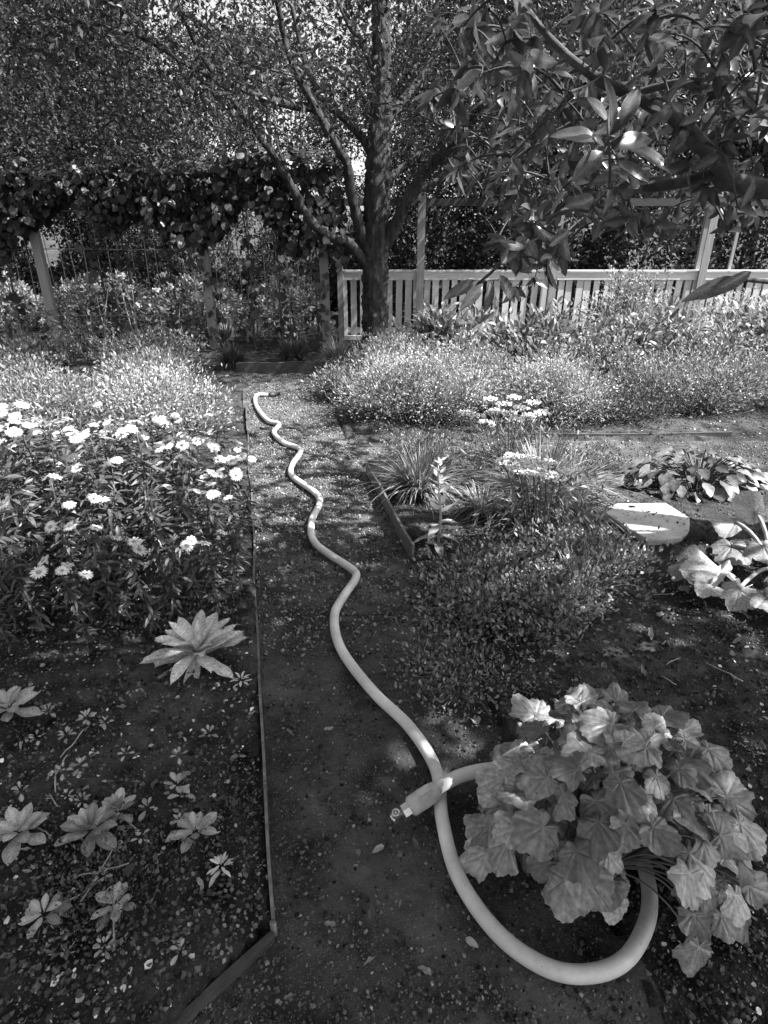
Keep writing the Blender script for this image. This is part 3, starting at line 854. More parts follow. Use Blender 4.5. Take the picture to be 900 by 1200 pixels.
# ------------------------------------------------------------------ heuchera mound in front
def lobed_mesh(name, mat, seed, rings=7, na=80, lobes=3.6, ruffle=.10, cup=.16, depth=.20):
    a = np.linspace(-math.pi, math.pi, na, endpoint=False)
    rr = .45 * np.cos(a) + np.sqrt(1 - .2025 * np.sin(a) ** 2)
    rr *= 1 - .72 * np.exp(-((math.pi - np.abs(a)) / .24) ** 2)
    rr *= (1 - depth) + depth * np.abs(np.cos(lobes * a)) ** .55
    rr *= 1 + .022 * np.cos(30 * a + seed)
    rs = np.random.default_rng(seed)
    for _ in range(3):                                # uneven, sometimes torn edge
        rr *= 1 - rs.uniform(.03, .22) * np.exp(-(((a - rs.uniform(-2.6, 2.6)) / rs.uniform(.08, .45)) ** 2))
    bend = rs.uniform(-.25, .5)
    p1, p2, p3 = rs.uniform(0, 6.28, 3)
    near = np.abs(((a * lobes / math.pi + .5) % 1) - .5) / lobes * math.pi
    V = [[0, 0, 0]]; A = [1.]
    for q in range(1, rings + 1):
        f = q / rings
        rad = rr * f
        vein = np.exp(-(near * rad / .035) ** 2)
        side = np.exp(-(((near * 3.2 + rad * 1.4) % .26 - .13) / .035) ** 2) * .45
        z = cup * rad ** 2 * .5 - .06 * vein - .05 * side + ruffle * f ** 2 * (np.sin(3 * a + p1) + .7 * np.sin(5 * a + p2)) + .02 * f ** 3 * np.sin(13 * a + p3) - .2 * f ** 4 * (.5 + .5 * np.sin(2 * a + p2)) - bend * (rad * np.sin(a)) ** 2 * .6
        V += np.stack([rad * np.sin(a), rad * np.cos(a), z], 1).tolist()
        A += np.maximum(vein, side).tolist()
    k = np.arange(na); k1 = (k + 1) % na
    T = np.stack([np.zeros(na, int), 1 + k1, 1 + k], 1)
    Q = np.concatenate([np.stack([1 + (q - 1) * na + k, 1 + (q - 1) * na + k1, 1 + q * na + k1, 1 + q * na + k], 1) for q in range(1, rings)])
    V = np.array(V) / 1.45
    me = MB().add(V, T, Q).mesh(name, attr=A); me.materials.append(mat)
    return me
heu_m = [lobed_mesh('leaf', M['l_heu'], s, ruffle=.10 + .025 * (s % 4), cup=(.22, .05, -.12, .3, .12)[s % 5], depth=.18 + .04 * (s % 3)) for s in range(11)]
HC = np.array([.555, 1.03, 0])
heu = thing('heuchera', 'mounded plant of broad scalloped leaves with the hose running beneath it', 'plant', HC)
lv = []; tries = 0
while len(lv) < 290 and tries < 60000:
    tries += 1
    d = rdir(1)[0]
    if d[2] < -.12: continue
    k = U(.6, 1.05)
    p = HC + np.array([d[0] * .32, d[1] * .30, .05 + d[2] * .36]) * k
    if p[2] < .06: continue
    a, b, dep = proj(p)
    if a[0] < 540: continue
    # leave the hose free where it comes out
    if a[0] < 590 and 870 < b[0] < 935: continue
    if a[0] < 810 and b[0] > 1055: continue
    if 722 < a[0] < 800 and b[0] > 975: continue
    if a[0] < 640 and b[0] > 1000: continue
    if b[0] > 1150: continue
    if all(np.linalg.norm((p - q[0])) > .047 for q in lv): lv.append((p, d, k))
sm = MB()
for p, d, k in lv:
    out = unit(np.array([d[0], d[1], 0]) + rng.normal(size=3) * [.35, .35, 0])
    Nn = unit(d * .85 + np.array([0, -.12, .7]) + rng.normal(size=3) * .32)
    D = unit(out * 1.0 + [0, 0, -.35] + rng.normal(size=3) * .2); D = unit(D - Nn * (D @ Nn))
    S = U(.044, .084) if k > .82 else U(.040, .065)
    piece('leaf', random.choice(heu_m), heu, p, D, Nn, S)
    b0 = HC + np.array([d[0] * .06, d[1] * .06, 0]); mid = (b0 + p) / 2 + np.array([0, 0, .09]) - np.array([d[0], d[1], 0]) * .02
    t = np.linspace(0, 1, 7)[:, None]
    mbp = MB(); mbp.tube((1 - t) ** 2 * b0 + 2 * t * (1 - t) * mid + t * t * (p - Nn * .002), .0022, 5, False); part('petiole', mbp, M['stem_pale'], heu)

# ------------------------------------------------------------------ white asters
ast_c = np.array([-1.22, 2.42, 0])
ast = thing('aster_clump', 'tall leafy aster clump covered in small white daisies', 'plant', ast_c)
ASTL = leafT(4, .26, .15, .35)
stem_var = []
for v in range(8):
    z = np.linspace(0, 1, 10)
    pts_s = np.stack([.07 * z ** 2 * math.cos(v), .07 * z ** 2 * math.sin(v), z], 1)
    mb = MB(); mb.tube(pts_s, np.linspace(.006, .003, 10), 5)
    n = 105; zz = U(.12, .99, n) ** .9
    an = np.arange(n) * 2.4 + v
    P = np.stack([np.interp(zz, z, pts_s[:, 0]), np.interp(zz, z, pts_s[:, 1]), zz], 1)
    side = rng.random(n) < .35                       # short side shoots near the top
    P[side] += np.stack([np.cos(an[side]), np.sin(an[side]), .6 + 0 * an[side]], 1) * U(.01, .10, side.sum())[:, None]
    D = np.stack([np.cos(an), np.sin(an), U(-.55, .6, n) + .4 * (zz > .8)], 1)
    Nn = np.array([0, 0, 1.]) + .35 * rng.normal(size=(n, 3))
    mb.batch(ASTL, P, D, Nn, U(.06, .12, n) * np.where(zz < .9, 1, .7))
    me = mb.mesh('leafy_stem'); me.materials.append(M['l_aster']); stem_var.append((me, pts_s[-1]))
# daisy
def daisy():
    mb = MB(); n = 26; an = np.arange(n) * 2 * math.pi / n + rng.normal(size=n) * .06
    D = np.stack([np.cos(an), np.sin(an), U(-.08, .22, n)], 1)
    P = D * .22
    mb.batch(leafT(3, .26, .05, .1), P * [1, 1, .2], D, np.tile([0, 0, 1.], (n, 1)), U(.7, .85, n))
    return mb.mesh('flower')
dm = [daisy() for _ in range(3)]
for d in dm: d.materials.append(M['petal'])
mb = MB(); a = np.arange(10) * .628
mb.add(np.concatenate([np.stack([.27 * np.cos(a), .27 * np.sin(a), 0 * a + .02], 1), np.stack([.2 * np.cos(a), .2 * np.sin(a), 0 * a + .12], 1), [[0, 0, .15]]]),
       np.stack([np.arange(10), (np.arange(10) + 1) % 10, (np.arange(10) + 1) % 10 + 10, np.arange(10) + 10], 1), np.stack([np.arange(10) + 10, (np.arange(10) + 1) % 10 + 10, np.full(10, 20)], 1))
dc = mb.mesh('flower_centre'); dc.materials.append(M['petal_c'])
nfl = 0
stems = []
tries = 0
while len(stems) < 150 and tries < 9000:
    tries += 1
    p = np.array([U(-2.3, -.55), U(1.72, 3.2), 0])
    if p[0] > XL(p[1]) - .05: continue
    q = np.array([(p[0] + 1.35) / 1.0, (p[1] - 2.38) / .62])
    if q @ q > 1: continue
    if p[1] < 1.95 and p[0] > -.85: continue
    if all(np.linalg.norm(p - s) > .072 for s in stems): stems.append(p)
def flower(parent, pos, nrm, s):
    global nfl
    D = unit(np.cross(nrm, rdir(1)[0])); o = piece('flower', random.choice(dm), parent, pos, D, nrm, s)
    c = bpy.data.objects.new('flower_centre', dc); c.parent = o; COL.objects.link(c); nfl += 1
for s in stems:
    rel = (s - ast_c) * [.30, .34, 0]
    qq = min(1., ((s[0] + 1.35) / .95) ** 2 + ((s[1] - 2.36) / .62) ** 2)
    h = U(.64, .80) * (1 - .40 * qq) * (1 - .18 * max(0, (2.2 - s[1]) / .5)) * (1 - .10 * max(0, (s[0] + .9) / .4))
    lean = unit(np.array([rel[0] * .8 + .04 * rng.normal(), rel[1] * .9 - .03 + .04 * rng.normal(), 1.]))
    me, tip = random.choice(stem_var)
    yaw = rdir(1)[0]; o = piece('leafy_stem', me, ast, s + [0, 0, float(soil_h(s[0], s[1])) - .02], unit(np.cross(lean, yaw)), lean, h)
    w = np.array(ast.location) + np.array(o.matrix_basis @ Vector([float(v) for v in tip]))
    if rng.random() < .92 and nfl < 292:
        for _ in range(random.choice((1, 1, 2, 2, 3, 7))):
            off = rng.normal(size=3) * [.042, .042, .018]
            flower(ast, w + off + [0, 0, .012], unit(np.array([0, -.15, 1.]) + .33 * rng.normal(size=3) + off * 6), U(.019, .029))

# ------------------------------------------------------------------ pale fine-leaved bushes and others
def bush(name, label, cat, x, y, rx, ry, h, n, T, s0, s1, mat, stems=26, flowers=None, group=None, up=.25):
    t = thing(name, label, cat, (x, y, 0), group)
    o = np.array([x, y, 0.])
    sm = MB(); P = []; D = []
    per = n // stems
    for k in range(stems):
        an = U(0, 6.28); rad = math.sqrt(U(0, 1))
        tip = o + np.array([math.cos(an) * rx * rad, math.sin(an) * ry * rad, h * (math.sqrt(max(.02, 1 - .75 * rad * rad)) * U(.8, 1.1))])
        b0 = o + np.array([math.cos(an) * rx * rad * .35, math.sin(an) * ry * rad * .35, -.02])
        mid = (b0 + tip) / 2 + [0, 0, h * .18]
        tt = np.linspace(0, 1, 6)[:, None]
        sm.tube((1 - tt) ** 2 * b0 + 2 * tt * (1 - tt) * mid + tt * tt * tip, np.linspace(.006, .002, 6), 4, False)
        u = rng.random(per) ** .55; uu = u[:, None]
        p = (1 - uu) ** 2 * b0 + 2 * uu * (1 - uu) * mid + uu * uu * tip
        off = rng.normal(size=(per, 3)) * (.05 + .28 * h * .3) * np.array([1, 1, .7])
        P.append(p + off); D.append(unit(off + [0, 0, up * .3]) + .4 * rng.normal(size=(per, 3)))
    P = np.concatenate(P); D = np.concatenate(D); P[:, 2] = np.maximum(P[:, 2], .015)
    part('stem_work', sm, M['stem'], t, kind='stuff')
    mb = MB().batch(T, P, unit(D + [0, 0, up]), unit(rng.normal(size=P.shape) * .6 + [0, -.1, .7]), U(s0, s1, len(P)))
    part('foliage', mb, mat, t, kind='stuff', smooth=False)
    if flowers:
        nf, fs = flowers
        k = rng.choice(len(P), nf); k = k[P[k, 2] > h * .35]
        mb = MB().batch(OCT, P[k] + [0, 0, .02], rdir(len(k)), rdir(len(k)), U(fs * .6, fs * 1.3, len(k)))
        part('blossom', mb, M['petal'], t, kind='stuff', smooth=False)
    return t

# left of the path
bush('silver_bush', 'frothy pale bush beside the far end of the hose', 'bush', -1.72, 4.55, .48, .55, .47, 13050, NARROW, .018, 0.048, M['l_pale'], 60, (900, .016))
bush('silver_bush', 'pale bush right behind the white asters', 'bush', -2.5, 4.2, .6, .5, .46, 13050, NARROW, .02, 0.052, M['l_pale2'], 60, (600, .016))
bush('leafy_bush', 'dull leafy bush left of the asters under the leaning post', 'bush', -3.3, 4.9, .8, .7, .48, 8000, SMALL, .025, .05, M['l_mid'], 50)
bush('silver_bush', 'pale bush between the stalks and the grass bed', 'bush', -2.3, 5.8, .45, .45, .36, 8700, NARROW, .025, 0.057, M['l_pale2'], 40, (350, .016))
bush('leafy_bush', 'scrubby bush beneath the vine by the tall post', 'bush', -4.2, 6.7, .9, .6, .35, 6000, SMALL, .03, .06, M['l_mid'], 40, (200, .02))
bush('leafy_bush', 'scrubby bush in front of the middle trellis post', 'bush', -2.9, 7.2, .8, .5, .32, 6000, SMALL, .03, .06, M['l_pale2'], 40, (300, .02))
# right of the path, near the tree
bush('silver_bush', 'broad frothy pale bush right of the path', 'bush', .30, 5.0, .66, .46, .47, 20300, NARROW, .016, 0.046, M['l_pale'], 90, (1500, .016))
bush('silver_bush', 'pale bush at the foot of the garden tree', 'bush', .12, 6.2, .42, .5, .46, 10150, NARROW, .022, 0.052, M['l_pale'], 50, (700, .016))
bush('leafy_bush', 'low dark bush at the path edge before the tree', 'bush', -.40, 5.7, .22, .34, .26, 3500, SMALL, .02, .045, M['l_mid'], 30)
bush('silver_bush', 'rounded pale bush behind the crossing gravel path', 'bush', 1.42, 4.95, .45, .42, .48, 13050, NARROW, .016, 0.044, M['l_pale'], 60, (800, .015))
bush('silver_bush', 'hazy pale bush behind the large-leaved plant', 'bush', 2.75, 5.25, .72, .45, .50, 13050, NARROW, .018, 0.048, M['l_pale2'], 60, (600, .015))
bush('dark_bush', 'dark small-leaved bush in shade at the bed edge', 'bush', 2.05, 4.98, .42, .4, .30, 5000, SMALL, .015, .035, M['l_low'], 40)
BR = leafT(4, .40, .12, .3)
bush('broadleaf_shrub', 'glossy lance-leaved shrub before the picket fence by the tree', 'shrub', .85, 6.9, .6, .5, .62, 1300, BR, .08, .17, M['l_big'], 40)
bush('broadleaf_shrub', 'dark glossy shrub at the centre of the fence', 'shrub', 1.75, 6.4, .62, .5, .66, 1700, BR, .06, .13, M['l_mid'], 45)
bush('broadleaf_shrub', 'mottled leafy shrub before the fence under the magnolia', 'shrub', 2.85, 6.6, .75, .5, .66, 2200, BR, .06, .13, M['l_big'], 50)
bush('broadleaf_shrub', 'dense leafy shrub at the end of the fence', 'shrub', 4.2, 6.7, .8, .6, .7, 2400, BR, .06, .12, M['l_big'], 50)
bush('climbing_bush', 'pale twiggy bush growing through the fence pickets', 'bush', 3.15, 8.1, .5, .35, 1.0, 3800, SMALL, .03, .06, M['l_pale2'], 50, (250, .02))
bush('climbing_bush', 'light feathery bush at the fence below the thin stake', 'bush', 4.75, 8.1, .9, .35, .72, 3800, SMALL, .03, .06, M['l_pale'], 50)
bush('low_bush', 'bright low herb between the tree and the fence shrubs', 'bush', .35, 7.7, .5, .4, .3, 3000, SMALL, .03, .06, M['l_pale'], 30)

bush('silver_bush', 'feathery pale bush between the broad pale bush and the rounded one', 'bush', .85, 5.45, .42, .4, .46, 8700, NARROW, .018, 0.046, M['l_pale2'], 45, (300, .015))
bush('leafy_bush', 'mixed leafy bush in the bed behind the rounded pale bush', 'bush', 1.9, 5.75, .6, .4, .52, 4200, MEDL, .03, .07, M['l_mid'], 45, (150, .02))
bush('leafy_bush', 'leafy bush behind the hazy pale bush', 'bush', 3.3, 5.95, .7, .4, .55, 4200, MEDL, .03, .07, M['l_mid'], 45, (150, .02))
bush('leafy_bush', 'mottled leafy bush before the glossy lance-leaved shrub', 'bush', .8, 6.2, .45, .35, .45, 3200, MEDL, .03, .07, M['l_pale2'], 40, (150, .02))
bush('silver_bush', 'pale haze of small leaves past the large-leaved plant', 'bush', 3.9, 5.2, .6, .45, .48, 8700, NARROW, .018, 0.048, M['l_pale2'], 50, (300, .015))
# herbs in the near right bed
FERN = leafT(3, .5, .1, .2)
bush('cranesbill', 'low ferny cranesbill spilling on to the path below the flower spike', 'plant', .52, 2.16, .42, .44, .13, 6000, FERN, .012, .030, M['l_herb'], 110)
bush('cranesbill', 'loose ferny plant between the grasses and the dry stalks', 'plant', .93, 2.42, .34, .32, .12, 4200, FERN, .012, .030, M['l_herb'], 90)
bush('cranesbill', 'sparse ferny weed creeping at the path edge above the heuchera', 'plant', .30, 1.72, .26, .26, .06, 1800, FERN, .010, .022, M['l_herb'], 60)
bush('low_herb', 'light low herb at the corner of the dark edging', 'plant', .30, 3.95, .30, .12, .14, 2200, SMALL, .015, .03, M['l_pale2'], 30)
bush('low_herb', 'small creeping herb along the crossing path', 'plant', 1.25, 3.72, .40, .14, .13, 2200, SMALL, .015, .03, M['l_mid'], 30)
# left foreground
bush('ferny_weed', 'mossy ferny weed in the front corner bed', 'plant', -.66, .88, .17, .15, .06, 3500, FERN, .006, .016, M['l_low'], 60)
bush('ferny_weed', 'thin creeping weed beside the metal strip', 'plant', -.44, 1.12, .12, .2, .03, 1300, FERN, .005, .012, M['l_low'], 40)
bush('ferny_weed', 'fine weed at the foot of the asters', 'plant', -.86, 2.05, .22, .22, .10, 1800, FERN, .01, .024, M['l_low'], 40)

# ------------------------------------------------------------------ grasses
def tussock(name, label, x, y, n, L, mat, spread=1., w=.005, z0=0., lean=(0, 0)):
    t = thing(name, label, 'grass', (x, y, 0)); mb = MB()
    seg = 7; tt = np.linspace(0, 1, seg)
    an = U(0, 6.28, n); l = U(.55, 1., n) * L; out = U(.25, 1., n) * spread; droop = U(.5, 1.25, n)
    for k in range(n):
        d = np.array([math.cos(an[k]) + lean[0], math.sin(an[k]) + lean[1], 0]); s = np.array([-math.sin(an[k]), math.cos(an[k]), 0])
        c0 = np.array([x, y, z0]) + d * U(0, .05)
        pts = c0 + np.outer(tt * l[k] * out[k] * .85, d) + np.outer(l[k] * (tt * (1.0 - .35 * out[k]) - droop[k] * tt ** 2.2 * .75 * out[k]), [0, 0, 1.])
        pts[:, 2] = np.maximum(pts[:, 2], .008)
        hw = (w * U(.6, 1.1)) * (1 - tt ** 2 * .9)
        V = np.concatenate([pts + s * hw[:, None], pts - s * hw[:, None]])
        i = np.arange(seg - 1); mb.add(V, np.stack([i, i + 1, i + 1 + seg, i + seg], 1))
    part('blade_tuft', mb, mat, t, kind='stuff'); return t
tussock('arching_grass', 'arching grass tuft inside the corner of the dark edging',   .22, 3.36, 520, .52, M['l_grass'], 1.05)
tussock('arching_grass', 'large arching grass tuft under the flat white flower heads', .92, 3.22, 760, .64, M['l_grass'], 1.2)
tussock('arching_grass', 'lax grass fringe reaching towards the stone slab', 1.15, 3.4, 220, .38, M['l_grass'], lean=(.4, .1))
tussock('arching_grass', 'short grass between the two large tufts', .56, 3.10, 240, .28, M['l_grass'])
tussock('dark_grass', 'dark grass tussock at the back bed beside the board', -1.75, 7.05, 900, .48, M['l_grass_d'])
tussock('dark_grass', 'dark low tussock in the middle of the back bed', -1.1, 7.35, 900, .52, M['l_grass_d'])
tussock('dark_grass', 'greyer grass tussock next to the tree trunk', -.55, 7.3, 800, .5, M['l_grass'])
tussock('dark_grass', 'small dark tussock behind the other tussocks', -.95, 7.75, 600, .46, M['l_grass_d'])
tussock('dry_grass', 'dry splayed grass stalks on the soil beside the cranesbill', *G(678, 700)[:2], 46, .36, M['l_dry'], w=.004)
tussock('dry_grass', 'dry grass strands under the asters', *G(185, 690)[:2], 40, .30, M['l_dry'], w=.003)
for k, (a, b) in enumerate(((150, 405), (300, 398), (215, 402), (95, 415), (345, 396), (265, 400), (30, 410), (380, 394))):
    x, y, _ = G(a, b)
    tussock('meadow_grass', 'thin pale meadow grass under the wire trellis', x, y, 260, .5, M['l_dry'], .7, .006)['group'] = 'meadow grass tufts under the trellis'

# ------------------------------------------------------------------ flat white flower heads, flower spike, tall stalks
def yarrow(label, spots, h0, base):
    t = thing('yarrow', label, 'plant', base)
    sm = MB()
    for a, b, hz in spots:
        top = G(a, b, hz)
        bb = np.array(base) + (top - base) * [.45, .45, 0]
        tt = np.linspace(0, 1, 6)[:, None]
        sm.tube((1 - tt) ** 2 * bb + 2 * tt * (1 - tt) * ((bb + top) / 2 + [0, 0, .1]) + tt * tt * top, .003, 4, False)
        n = 60; an = U(0, 6.28, n); r = np.sqrt(rng.random(n)) * U(.035, .06)
        P = top + np.stack([np.cos(an) * r, np.sin(an) * r, .008 - r * r * 3 + .004 * rng.normal(size=n)], 1)
        mb = MB().batch(OCT, P, rdir(n), np.tile([0, 0, 1.], (n, 1)) + .2 * rng.normal(size=(n, 3)), U(.010, .018, n))
        part('flower_head', mb, M['petal'], t, smooth=False)
    part('stem_work', sm, M['stem'], t, kind='stuff')
    P = np.array(base) + rng.normal(size=(900, 3)) * [.16, .14, 0] + np.stack([0 * np.arange(900), 0 * np.arange(900), U(.02, h0 * .8, 900)], 1)
    part('foliage', MB().batch(LANCE, P, rdir(900) + [0, 0, .3], rdir(900) + [0, 0, .8], U(.03, .07, 900)), M['l_mid'], t, kind='stuff')
yarrow('flat white flower heads over the large arching grass', [(588, 541, .45), (600, 535, .45), (612, 545, .45), (622, 538, .46), (632, 548, .45), (640, 556, .44), (625, 555, .44), (650, 559, .43), (606, 551, .44), (643, 543, .46), (660, 553, .43)], .4, G(640, 622))
yarrow('flat white flower heads in front of the rounded pale bush', [(575, 468, .5), (590, 474, .5), (602, 466, .52), (612, 478, .5), (596, 484, .48), (580, 482, .48), (625, 472, .5), (618, 488, .47), (605, 492, .46), (560, 488, .45), (545, 484, .46), (570, 495, .44), (635, 484, .48)], .4, G(600, 540))

b0 = G(512, 645)
sp = thing('flower_spike', 'upright flower spike with hooked blossoms beside the edging', 'plant', b0)
top = b0 + [.01, .10, .46]
tt = np.linspace(0, 1, 9)[:, None]; sp_p = b0 + (top - b0) * tt + np.array([.012, 0, 0]) * np.sin(tt * 5)
mb = MB(); mb.tube(sp_p, np.linspace(.008, .004, 9), 6); part('stalk', mb, M['stem_pale'], sp)
wm = bigleaf_mesh('leaf', M['l_seed'], .38, 6, .1, .5, .03, .8, 3)
for k in range(9): 
    an = k * 2.4; piece('leaf', wm, sp, b0 + (top - b0) * (.02 + .035 * k), [math.cos(an), math.sin(an), .25], [0, 0, 1], U(.09, .14))
fmsh = bigleaf_mesh('blossom', M['petal'], .5, 5, .3, -.5, .03, .8, 5)
for k in range(22):
    an = k * 2.4; piece('blossom', fmsh, sp, b0 + (top - b0) * (.42 + .026 * k), [math.cos(an), math.sin(an), .1], [0, 0, 1], U(.05, .085) * (1.15 - k * .025))

def stalk_plant(label, x, y, h, n, blooms):
    t = thing('tall_stalk_plant', label, 'plant', (x, y, 0), 'tall stalk plants before the trellis')
    lf = MB()
    for k in range(n):
        b = np.array([x + .14 * rng.normal(), y + .1 * rng.normal(), -.02]); top = b + np.array([.12 * rng.normal(), .1 * rng.normal(), h * U(.75, 1.05)])
        tt = np.linspace(0, 1, 7)[:, None]; p = b + (top - b) * tt + np.array([.03, 0, 0]) * np.sin(tt * 4 + k)
        mb = MB(); mb.tube(p, np.linspace(.009, .004, 7), 5); part('stalk', mb, M['stem_pale'] if k % 2 else M['stem'], t)
        m = 26; u = U(.1, 1, m); an = np.arange(m) * 2.4
        lf.batch(MEDL, b + (top - b) * u[:, None], np.stack([np.cos(an), np.sin(an), U(-.6, .3, m)], 1), np.tile([0, 0, 1.], (m, 1)) + .3 * rng.normal(size=(m, 3)), U(.05, .12, m))
        if k < blooms:
            nb = 26; P = top + rng.normal(size=(nb, 3)) * [.016, .016, .013]
            part('bloom', MB().batch(OCT, P, rdir(nb), rdir(nb), U(.022, .04, nb)), M['petal'], t, smooth=False)
    part('foliage', lf, M['l_mid'], t, kind='stuff')
for a, b, h, n, bl, lab in ((165, 425, 1.02, 6, 4, 'tallest stalk plant with four light seed heads before the trellis'), (120, 415, .85, 6, 2, 'stalk plant with light seed heads between the tallest one and the outer post'),
                            (205, 415, .85, 5, 2, 'stalk plant with light seed heads between the tallest one and the middle post'), (345, 400, .85, 5, 3, 'stalk plant with three seed heads behind the dark grass tussocks'),
                            (300, 402, .7, 5, 2, 'short stalk plant beside the middle trellis post towards the tree'), (90, 425, .7, 5, 1, 'short stalk plant at the foot of the outer trellis post')):
    x, y, _ = G(a, b); stalk_plant(lab, x, y, h, n, bl)

# ------------------------------------------------------------------ rosettes and seedlings in the left bed
ros_m = [bigleaf_mesh('leaf', M['l_ros'], .25 + .03 * k, 10, .16, .06 + .16 * k, .025, 1.3, 20 + k, .66) for k in range(4)]
seed_m = [bigleaf_mesh('leaf', M['l_seed'], .46 + .05 * k, 9, .12, .15 + .15 * k, .02, 1.6, 40 + k, .62) for k in range(3)]
def rosette(name, label, a, b, n, L, meshes, rise=.75, group=None, flat=0):
    x, y, _ = G(a, b); z = float(soil_h(x, y)) + .018
    if name == 'seedling': n = int(n * 1.5); L *= .68; rise *= 1.3
    t = thing(name, label, 'plant', (x, y, 0), group)
    ph = U(0, 6.28)
    for k in range(n):
        f = k / max(1, n - 1); an = ph + k * 2.39996 + U(-.2, .2)
        el = rise * (1 - f) * 1.25 + .16 if k < n - flat else .05
        D = np.array([math.cos(an) * math.cos(el), math.sin(an) * math.cos(el), math.sin(el)])
        Nn = np.array([-math.cos(an) * math.sin(el), -math.sin(an) * math.sin(el), math.cos(el)]) + rng.normal(size=3) * .12
        piece('leaf', random.choice(meshes), t, np.array([x, y, z + .006 * (n - k) / n * 3]) + D * [.008, .008, 0], D, Nn, L * (.62 + .42 * f) * U(.85, 1.12))
    return t
rosette('woolly_rosette', 'large pale woolly rosette of pointed leaves beside the metal strip', 236, 785, 34, .185, ros_m, .95, flat=6)
rosette('seedling', 'four-leaved small seedling above the larger seedling', 210, 932, 5, .055, seed_m, .6)
rosette('seedling', 'broad-leaved seedling standing alone near the metal strip', 232, 990, 9, .085, seed_m, .6)
rosette('seedling', 'leafy rosette in the front corner bed beside the pale scrap', 112, 995, 14, .10, seed_m, .75)
rosette('seedling', 'upright leafy rosette behind the pale scrap', 142, 965, 11, .085, seed_m, .8)
rosette('seedling', 'grey-leaved rosette in the bed corner left of the leafy rosette', 32, 1000, 12, .11, seed_m, .7)
rosette('seedling', 'broad-leaved plant at the shaded foot of the asters', 20, 858, 9, .13, seed_m, .6)
rosette('seedling', 'tiny round-leaved sprout in the soil by the shaded plant', 50, 885, 5, .03, seed_m, .4)
rosette('seedling', 'small crumpled rosette below the leafy rosette', 142, 1085, 8, .07, seed_m, .5)
rosette('seedling', 'dark flat rosette at the front of the bed', 60, 1095, 8, .07, seed_m, .4)
rosette('seedling', 'spiky little weed touching the metal strip', 262, 1032, 10, .045, ros_m, .5)
rosette('seedling', 'small sprout behind the woolly rosette', 258, 722, 5, .07, seed_m, .5)
rosette('seedling', 'crinkled little plant between the woolly rosette and the strip', 285, 815, 9, .05, ros_m, .5)

for k in range(26):
    a, b = U(30, 300), U(850, 1150)
    if a > 270 or (a > 240 and b > 1090): continue
    rosette('seedling', 'small ragged seedling sprouting in the bare corner bed', a, b, random.randint(4, 7), U(.02, .04), seed_m, U(.4, .9), 'ragged seedlings in the corner bed')

# ------------------------------------------------------------------ big-leaved plants on the right
rhu_m = [lobed_mesh('leaf', M['l_rhu'], 30 + s, 7, 84, 2.6, .10, .10, .10) for s in range(3)]
wit_m = [lobed_mesh('leaf', M['l_with'], 50 + s, 7, 84, 3.1, .22, .1, .25) for s in range(2)]
M['l_hos'] = leaf_mat('hosta_leaf', .06, .17, .25, .4, 6., .5, vein=.4, per_object=True)
hos_m = [bigleaf_mesh('leaf', M['l_hos'], .62, 8, .14, .3, .03, .8, 60 + s) for s in range(3)]
big = thing('rhubarb', 'sprawling plant with huge pale crinkled leaves beside the slab', 'plant', G(905, 668))
bm = MB()
for (a, b, z, D, Nn, S, me) in (
    (862, 612, .22, (-.7, .3, .1), (.0, -.4, 1), .26, 0), (858, 640, .12, (-.6, -.6, -.5), (-.3, -.5, .8), .26, 1), (885, 600, .30, (-.2, .5, .4), (-.3, -.8, .5), .24, 2),
    (866, 690, .12, (-.35, -.6, -.7), (-.2, -.8, .6), .22, 2), (895, 640, .25, (-.2, -.8, -.2), (-.2, -.5, 1), .26, 0), (900, 700, .15, (.2, -.9, -.4), (0, -.6, 1), .24, 1)):
    z *= .6; p = G(a, b, z); piece('leaf', (rhu_m + wit_m)[(me * 2) % 5], big, p, np.array(D) * [1, 1, .6], np.array(Nn) * [1, .5, 1.3], S * .56)
    b0 = origin[big.name]; t = np.linspace(0, 1, 7)[:, None]; mb = MB()
    mb.tube((1 - t) ** 2 * b0 + 2 * t * (1 - t) * ((b0 + p) / 2 + [0, 0, .08]) + t * t * p, .009, 7); part('stalk', mb, M['stem_pale'], big)
for (a, b, z, D, S, me) in ((845, 668, .10, (-.9, .1, -.05), .27, 0), (832, 685, .07, (-.5, -.4, 0), .16, 1), (812, 672, .07, (-.7, .5, 0), .16, 0)):
    piece('leaf', wit_m[me], big, G(a, b, z), D, (0, -.15, 1), S * .65)['label'] = 'withered pale leaf lying on the soil'
hx = G(815, 572)
hos = thing('hosta', 'low clump of broad shaded leaves behind the slab', 'plant', hx)
hst = MB()
for k in range(110):
    an = U(0, 6.28); rad = math.sqrt(U(0, 1)); el = U(-.1, .6) 
    p = hx + np.array([math.cos(an) * rad * .45, math.sin(an) * rad * .22 + .05, .04 + .20 * (1 - rad * rad) * U(.6, 1.1)])
    hst.tube([hx + (p - hx) * [.25, .25, 0], (hx + p) / 2 + [0, 0, .03], p], .004, 5, False)
    piece('leaf', random.choice(hos_m), hos, p, (math.cos(an), math.sin(an) * .8 - .3, .25 - .5 * rad), (math.cos(an) * .5 + .35 * rng.normal(), -.35 + .35 * rng.normal(), 1), U(.07, .13))

part('stalk_work', hst, M['stem'], hos, kind='stuff')

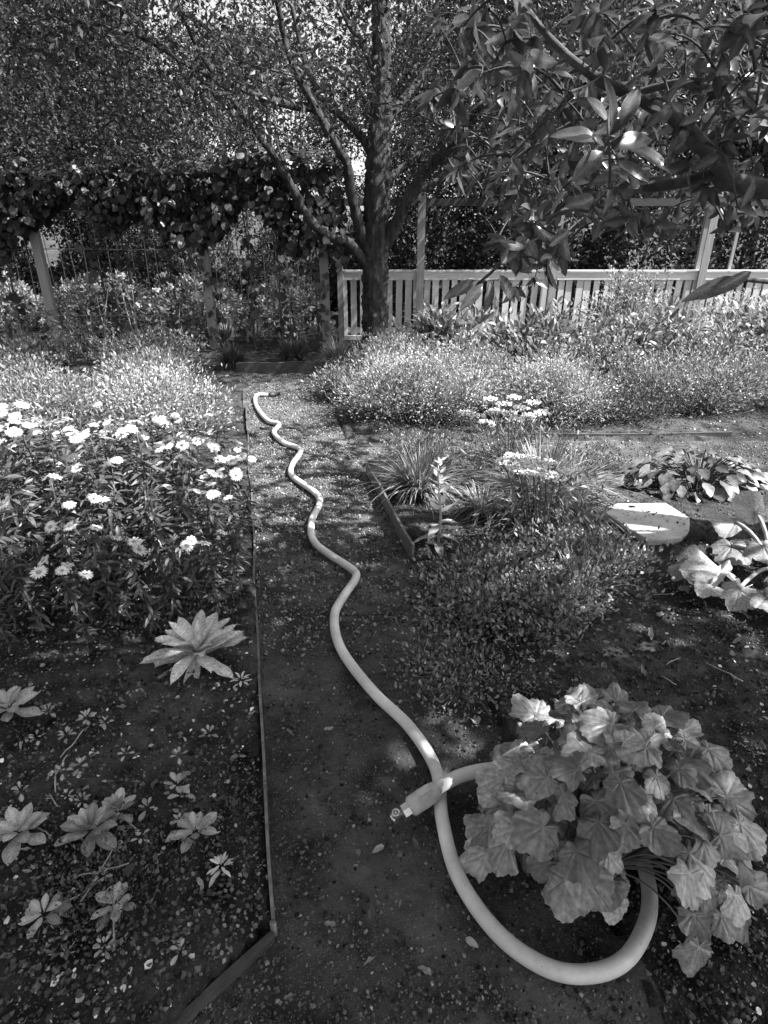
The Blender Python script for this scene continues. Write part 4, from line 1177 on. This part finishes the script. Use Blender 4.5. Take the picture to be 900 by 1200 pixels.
# ------------------------------------------------------------------ fallen leaves, scraps and twigs
dry_m = []
for k in range(5):
    me = bigleaf_mesh('fallen_leaf', M['dry_leaf'], .30 + .06 * k, 6, .55, [.3, -.45, .5, -.3, .7][k], .10, .85, 70 + k); dry_m.append(me)
def fallen(a, b, L, label, group, col=None):
    x, y, _ = G(a, b); z = (.012 if inpath(x, y) else float(soil_h(x, y))) + .008
    an = U(0, 6.28)
    o = piece('fallen_leaf', random.choice(dry_m), None, (x, y, z), (math.cos(an), math.sin(an), U(-.05, .15)), unit(np.array([0, 0, 1.]) + .25 * rng.normal(size=3)), L)
    o['label'] = label; o['category'] = 'leaf'
    if group: o['group'] = group
for a, b in ((436, 1088), (427, 1137), (478, 990), (490, 1000), (450, 998), (345, 1172), (330, 705), (352, 738), (380, 860), (545, 1105), (420, 1010), (340, 1000), (470, 1060), (505, 1150), (360, 905), (455, 720), (338, 860), (440, 760), (500, 780), (528, 1030), (395, 1090), (335, 935)):
    fallen(a, b, U(.016, .036), 'small dry leaf fallen on the dark path', 'dry leaves on the path')
for k in range(46):
    a, b = U(600, 885), U(640, 800)
    if b < 640 + (700 - a) * .8: continue
    fallen(a, b, U(.03, .07), 'dry leaf fallen on the soil behind the heuchera', 'dry leaves on the right bed')
for k in range(40):
    a, b = U(25, 300), U(830, 1150)
    fallen(a, b, U(.015, .035), 'small dry leaf fallen in the bare corner bed', 'dry leaves on the left bed')
for a, b, L, lab in ((155, 962, .05, 'pale curled scrap of leaf in the leafy rosettes'), (148, 1042, .04, 'pale torn leaf on the mossy weed'), (560, 855, .06, 'grey withered leaf behind the hose end by the heuchera')):
    fallen(a, b, L, lab, None)
for k in range(22):
    a, b = (U(640, 885), U(690, 800)) if k % 2 else (U(30, 190), U(830, 1120))
    x, y, _ = G(a, b); an = U(0, 3.14); L = U(.04, .13); z = float(soil_h(x, y)) + .01
    t = np.linspace(-.5, .5, 6); mb = MB()
    P = np.stack([x + t * L * math.cos(an), y + t * L * math.sin(an), z + .012 * vnoise(t * 6, t * 0 + k) + .004], 1)
    mb.tube(P, .002, 5)
    solo('twig', mb, M['stem_pale'], 'thin dry twig lying on the bed soil', 'twig', 'dry twigs on the beds', loc=(x, y, z))
